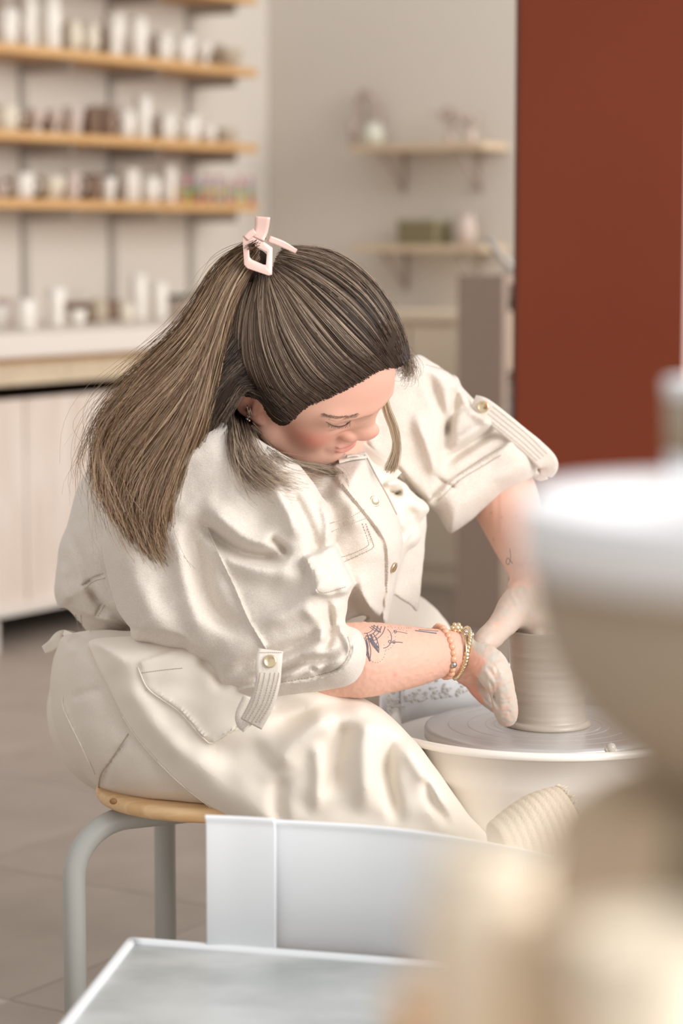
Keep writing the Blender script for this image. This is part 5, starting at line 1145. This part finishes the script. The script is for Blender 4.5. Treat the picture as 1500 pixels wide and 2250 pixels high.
# claw clip
M_clip = material('blush_acetate', (.74, .50, .43), .3, coat=.4)
clip = empty('hair_clip', W(566, 560, 2.96), hair); clip['label'] = 'matte blush pink claw clip with open square panel'
def plate(outer, inner, Y0, Yf_, th, mat, parent, name):
    n = len(outer); mb = []; V = []; Fc = []
    for ring in (outer, inner):
        for dy in (0, th):
            for (x, y) in ring: V.append(W(x, y, Yf_(x, y)+dy))
    o0, o1, i0, i1 = 0, n, 2*n, 3*n
    for k in range(n):
        j = (k+1) % n; Fc += [(o0+k, o0+j, i0+j, i0+k), (o1+j, o1+k, i1+k, i1+j), (o0+j, o0+k, o1+k, o1+j), (i0+k, i0+j, i1+j, i1+k)]
    o = mesh(name, V, Fc, mat, parent, True); b = o.modifiers.new('bevel', 'BEVEL'); b.width = .0011; b.segments = 2; b.limit_method = 'ANGLE'; return o
hc = hit(capbvh, 570, 590) or W(570, 590, 3.02); Yc_ = min(hc.y, 3.02)-.032
plate([(532, 517), (550, 516), (574, 527), (599, 544), (598, 604), (590, 606), (543, 590), (536, 582)], [(547, 539), (556, 541), (572, 547), (586, 554), (584, 582), (578, 581), (553, 570), (548, 564)], Yc_, lambda x, y: Yc_+(x-533)*.00012-(y-516)*.00006, .0075, M_clip, clip, 'clip_panel')
ribbon(None, [(577, 476, 34), (574, 505, 30), (566, 525, 30)], 30, n=14, th=.0022, name='clip_grip', mat=M_clip, parent=clip, cross=5, Ys=[Yc_+.004, Yc_+.006, Yc_+.004])
ribbon(None, [(560, 508, 14), (548, 516, 16), (540, 524, 14)], 14, n=10, th=.002, name='clip_grip', mat=M_clip, parent=clip, cross=4, Ys=[Yc_+.002, Yc_+.001, Yc_])
ribbon(None, [(590, 524, 14), (620, 536, 15), (650, 552, 10)], 12, n=16, th=.0022, name='clip_jaw', mat=M_clip, parent=clip, cross=5, Ys=[Yc_+.012, Yc_+.018, Yc_+.026])
MB().tube([W(545, 512, Yc_+.006), W(585, 520, Yc_+.008)], .0035, 12).obj('clip_spring', M_gold, clip)
# ---------------------------------------------------------------- face details
M_lash = material('dark_lash', (.12, .08, .06), .6)
lid = ray_path(headbvh, [(716, 926), (730, 934), (746, 937), (760, 932), (770, 924)], 20, .0006)
MB().tube(lid, [.0003+.0005*sin(pi*i/19) for i in range(len(lid))], 6).obj('lash_line', M_lash, root)
mb = MB(); rng = np.random.RandomState(3)
for i in range(2, len(lid)-1):
    for q in range(1):
        p = lid[i]; t = i/len(lid); d = Vector(W(718+52*t+(t-.35)*8+rng.uniform(-2, 2), 936+7*sin(pi*t)+rng.uniform(-2, 2), p.y-.006))
        m_ = p.lerp(d, .5)+Vector((0, -.002, -.0008)); mb.tube([p, m_, d], [.00032, .00024, .0001], 4)
mb.obj('eyelashes', M_lash, root)['kind'] = 'stuff'
crs = ray_path(headbvh, [(722, 921), (738, 925), (754, 922), (766, 914)], 16, .0002); MB().tube(crs, .00035, 5).obj('lid_crease', material('crease_skin', (.50, .26, .19), .6), root)
M_brow = material('brow_hair', (.27, .17, .12), .7); mb = MB()
bw = ray_path(headbvh, [(712, 911), (735, 916), (765, 915), (790, 908)], 40, .0004)
for i in range(1, len(bw)-1):
    for q in range(3):
        p = bw[i]+Vector((rng.normal(0, .0007), -.0002, rng.normal(0, .0010))); d = (bw[i-1]-bw[i+1]).normalized()*.0045+Vector((0, -.0008, rng.normal(-.0004, .0006))); mb.tube([p, p+d], .00020, 4)
mb.obj('eyebrow', M_brow, root)['kind'] = 'stuff'
M_silver = material('silver', (.75, .72, .68), .2, metal=1); er = empty('earring', W(546, 918, 2.98), root)
e0 = hit(headbvh, 548, 915) or W(548, 915, 3.0)
for dx, dy, r in ((0, 0, .0022), (-3, 6, .0018), (1, 9, .0020), (-1, -7, .0015)): MB().ball(W(546+dx, 915+dy, e0.y-.002), r, 10, 6).obj('earring_bead', M_silver, er)
# ---------------------------------------------------------------- tattoos: ink lines on the skin
M_ink = material('tattoo_ink', (.17, .15, .17), .7); tat = MB()
def ink(pts, w=.00055, dash=0, n=None):
    P = ray_path(armbvh, pts, n or max(8, int(sum(math.dist(pts[i][:2], pts[i+1][:2]) for i in range(len(pts)-1))/3)), .00005)
    if dash:
        for i in range(0, len(P)-1, 2): tat.ball(P[i], w*1.3, 5, 4)
    elif len(P) > 1: tat.tube(P, w, 5)
def circ(cx, cy, r, a0=0, a1=360, ry=None): return [(cx+r*cos(radians(a)), cy+(ry or r)*sin(radians(a))) for a in np.linspace(a0, a1, 18)]
ink(circ(800, 1372, 46, 8, 75, 40), .0006); ink(circ(800, 1372, 38, 8, 80, 33)); ink(circ(800, 1372, 30, 8, 84, 26), .0007); ink(circ(800, 1374, 22, 0, 90, 18))
for (tip, b0, b1) in (((832, 1434), (806, 1396), (820, 1392)), ((812, 1453), (800, 1410), (808, 1402)), ((806, 1440), (796, 1404), (803, 1400)), ((836, 1390), (812, 1378), (820, 1374)), ((824, 1420), (806, 1392), (826, 1400))):
    mx_ = lambda a, b, t: (a[0]*(1-t)+b[0]*t, a[1]*(1-t)+b[1]*t)
    c1 = mx_(b0, tip, .55); c2 = mx_(b1, tip, .55); ink([b0, (c1[0]-2, c1[1]+1), tip]); ink([b1, (c2[0]+4, c2[1]-1), tip]); ink([mx_(b0, b1, .5), tip], .0008)
for k in range(5): ink([(812+k*2.2, 1402+k*2), (828+k*.8, 1430-k*2)], .0006)
ink(circ(826, 1430, 20, -30, 150, 26), .0004, dash=1); ink(circ(846, 1400, 22, -60, 100, 28), .0004, dash=1); ink(circ(842, 1402, 18, -60, 90, 22))
ink([(852, 1400), (872, 1384), (900, 1388)], .0004, dash=1); ink([(858, 1412), (872, 1411), (884, 1412)], .0006); ink([(866, 1388), (880, 1389), (894, 1392)], .0005)
ink(circ(868, 1388, 3)); ink(circ(856, 1410, 3)); ink(circ(865, 1411, 3)); ink([(844, 1376), (880, 1380), (905, 1380)], .0004, dash=1); ink([(912, 1386), (935, 1389), (958, 1392)], .0010); ink([(920, 1384), (945, 1386), (962, 1387)], .0006)
tat.obj('tattoo', M_ink, root)
P = ray_path(arm2bvh, [(1120, 1205), (1122, 1225), (1118, 1240), (1112, 1236), (1116, 1226), (1126, 1238)], 20, .0001); MB().tube(P, .0006, 5).obj('tattoo', M_ink, root)
# ---------------------------------------------------------------- bracelets
M_bead = material('peach_stone', (.74, .40, .25), .3, coat=.5); M_beadd = material('grey_metal_bead', (.45, .42, .38), .25, metal=.9)
def ringpt(c, R, a, ks, kc): return Vector(c)+Vector((0, -sin(a), cos(a)))*R+Vector((1, 0, 0))*(ks*sin(a)+kc*cos(a))
bc_ = W(972, 1432, 3.085); bb = empty('bead_bracelet', bc_, root); n = 26
for k in range(n):
    a = 2*pi*k/n; p = ringpt(bc_, .0325, a, .0125, -.003); r = .0043+(.0004 if k % 3 else -.0002)
    MB().ball(p, r, 14, 10, sc=(1, 1, 1)).obj('bead', M_beadd if k == 8 else M_bead, bb)
cc = W(1013, 1435, 3.098); ch = empty('chain_bracelet', cc, root)
n = 44
for k in range(n):
    a = 2*pi*k/n; p = ringpt(cc, .0312, a, .005, .009); q = ringpt(cc, .0312, a+.1, .005, .009); t = (q-p).normalized(); Mq = t.to_track_quat('Z', 'Y').to_matrix().to_4x4() @ Matrix.Rotation(.6, 4, 'Y')
    MB().ball(p, .0046, 10, 6, sc=(.55, 1.0, 1.0), M=Mq).obj('chain_link', M_gold, ch)
cd = W(1004, 1433, 3.093); tb3 = empty('thin_bracelet', cd, root)
for dk in (0, .0018): MB().tube([ringpt(cd, .0298, 2*pi*k/48, .010, .002+dk) for k in range(49)], .0007, 6, caps=False).obj('thin_band', M_gold, tb3)
for (px, py, mt) in ((1003, 1379, M_gold), (1028, 1394, M_silver)):
    rb2 = W(px, py, 3.088); fl_ = MB().ball(rb2, .0055, 10, 8)
    for k in range(6): fl_.ball(rb2+Vector((.0052*cos(k*1.05), -.0016, .0044*sin(k*1.05))), .0032, 8, 6)
    fl_.obj('rosette_charm', mt, tb3 if px < 1010 else ch)
# ================================================================== out of focus ware close to the lens
M_rim = material('white_glazed_rim', (.84, .845, .86), .35); M_stone = material('bare_stoneware', (.40, .325, .24), .8, col2=(.44, .36, .27), nscale=9)
M_oak = material('oiled_oak', (.66, .40, .19), .5); M_paleclay = material('pale_clay', (.90, .77, .60), .8); M_tanclay = material('tan_clay', (.56, .42, .28), .8); M_terr = material('amber_glaze', (.62, .34, .13), .5)
bx = W(1700, 1150, .92); R_ = .088; zb = bx.z
def fgpot(name, label, cat, c, segs, group=None):
    r = empty(name, (c[0], c[1], c[2])); tag(r, label, cat, group)
    for nm, pr_, mt in segs: MB().lathe(pr_, c, 64).obj(nm, mt, r)
    return r
Y0 = .92; bx = W(1717, 1100, Y0); zb = bx.z; hb = .112; c = (bx.x, bx.y, zb-hb)
fgpot('dipped_bowl', 'large deep stoneware bowl with a white dipped rim, biggest ware close to the lens', 'bowl', c, [
    ('bare_body', [(0, 0), (.044, 0), (.047, .004), (.056, .012), (.067, .021), (.076, .030), (.085, .042), (.0915, .056), (.0957, .072), (.0985, .088), (.0992, hb-.025)], M_stone),
    ('white_rim', [(.0996, hb-.026), (.1006, hb-.008), (.1002, hb), (.097, hb+.001), (.0955, hb-.004), (.091, hb-.04), (.07, .03), (0, .014)], M_rim)])
ztab = W(1200, 2420, Y0).z; hs_ = c[2]-ztab
fgpot('bell_stand', 'tan bell shaped clay stand carrying the large dipped bowl', 'stand', (bx.x, bx.y, ztab), [
    ('stand_body', [(0, 0), (.090, 0), (.094, .006), (.0945, hs_-.055), (.0915, hs_-.030), (.083, hs_-.012), (.070, hs_-.002), (.064, hs_-.0005), (0, hs_-.0005)], M_tanclay),
    ('foot_ring', [(.0945, .001), (.099, .001), (.100, .006), (.0945, .010)], M_paleclay)])
tt = empty('narrow_side_table', (bx.x, .91, ztab)); tag(tt, 'narrow oak table under the bell shaped stand', 'table')
MB().box((bx.x+.02, .91, ztab-.011), (.34, .21, .022), bev=.003).obj('table_top', M_oak, tt)
for x in (-.13, .17):
    for y in (.82, 1.0): MB().box((bx.x+x, y, (ztab-.022)/2), (.03, .03, ztab-.022), bev=.002).obj('leg', M_oak, tt)
zbrd = W(1200, 2150, .735).z
bd = empty('display_board', (.1, .65, zbrd-.02)); tag(bd, 'pale wooden board in front of the lens carrying the blurred ware', 'board')
bx0 = W(950, 2250, .62).x; MB().box(((bx0+.2)/2, .64, zbrd-.0115), (.2-bx0, .19, .022), bev=.003).obj('board_top', M_paleclay, bd)
MB().box((bx0-.004, .64, zbrd-.0145), (.010, .19, .028), bev=.003).obj('oak_edge', M_oak, bd)
for x, y in ((bx0+.02, .57), (.18, .57), (bx0+.02, .71), (.18, .71)): MB().box((x, y, (zbrd-.022)/2), (.02, .02, zbrd-.022), bev=.002).obj('leg', M_oak, bd)
def small(name, label, cat, px, py_top, py_bot_unused, Y, r, kind, mt, mt2):
    p = W(px, py_top, Y); h = p.z-zbrd
    q = [(a*1.0, b) for a, b in prof(kind, r, h)]
    rr = fgpot(name, label, cat, (p.x, p.y, zbrd), [('vessel_body', q, mt), ('lip', [(r*.99 if kind != 'round' else r*.62, h-.004), (r*1.03 if kind != 'round' else r*.68, h-.001), (r*1.0 if kind != 'round' else r*.62, h+.002), (r*.9 if kind != 'round' else r*.54, h)], mt2)]); return rr
small('cream_cylinder', 'tall slim cream cylinder standing at the board end beside the amber tumbler', 'cylinder', 1066, 1862, 0, .66, .0155, 'tall', M_paleclay, M_paleclay)
small('amber_tumbler', 'amber glazed tumbler at the very end of the display board', 'tumbler', 968, 2010, 0, .69, .0065, 'cup', M_terr, M_oak)
small('tan_cup', 'small tan clay cup between the cream cylinder and the cream bowl', 'cup', 1235, 2030, 0, .63, .0135, 'cup', M_tanclay, M_tanclay)
small('cream_dish', 'low cream dish in front of the bell shaped stand', 'dish', 1430, 2060, 0, .60, .020, 'bowl', M_paleclay, M_paleclay)
M_gapshade = material('gap_shade_olive', (.11, .095, .055), .5)  # shade of a gap put into the colour of an added jar
small('gap_shade_jar', 'added dark jar standing in for the shadowed gap before the bell shaped stand', 'jar', 1540, 1800, 0, .70, .011, 'round', M_gapshade, M_gapshade)
# tall two-tone cup on a small riser behind the bowl
pc = W(1605, 838, 1.28); zc2 = W(1605, 1180, 1.28).z; h = pc.z-zc2
fgpot('two_tone_cup', 'tall cup with white rim and white base, standing behind the large dipped bowl', 'cup', (pc.x, pc.y, zc2), [
    ('white_base', [(0, 0), (.031, 0), (.0325, .003), (.0335, h*.55)], M_rim), ('bare_band', [(.0335, h*.55), (.0345, h*.90)], M_stone), ('white_rim', [(.0346, h*.9), (.0352, h), (.0335, h+.001), (.032, h-.006), (.029, .01), (0, .008)], M_rim)])
rs = empty('cup_riser', (pc.x, pc.y, 0)); tag(rs, 'plain pale riser post holding up the tall two tone cup', 'riser')
MB().box((pc.x, pc.y, zc2-.011), (.09, .09, .02), bev=.002).obj('riser_top', M_paleclay, rs); MB().box((pc.x, pc.y, (zc2-.021)/2), (.05, .05, zc2-.021), bev=.002).obj('riser_post', M_paleclay, rs)
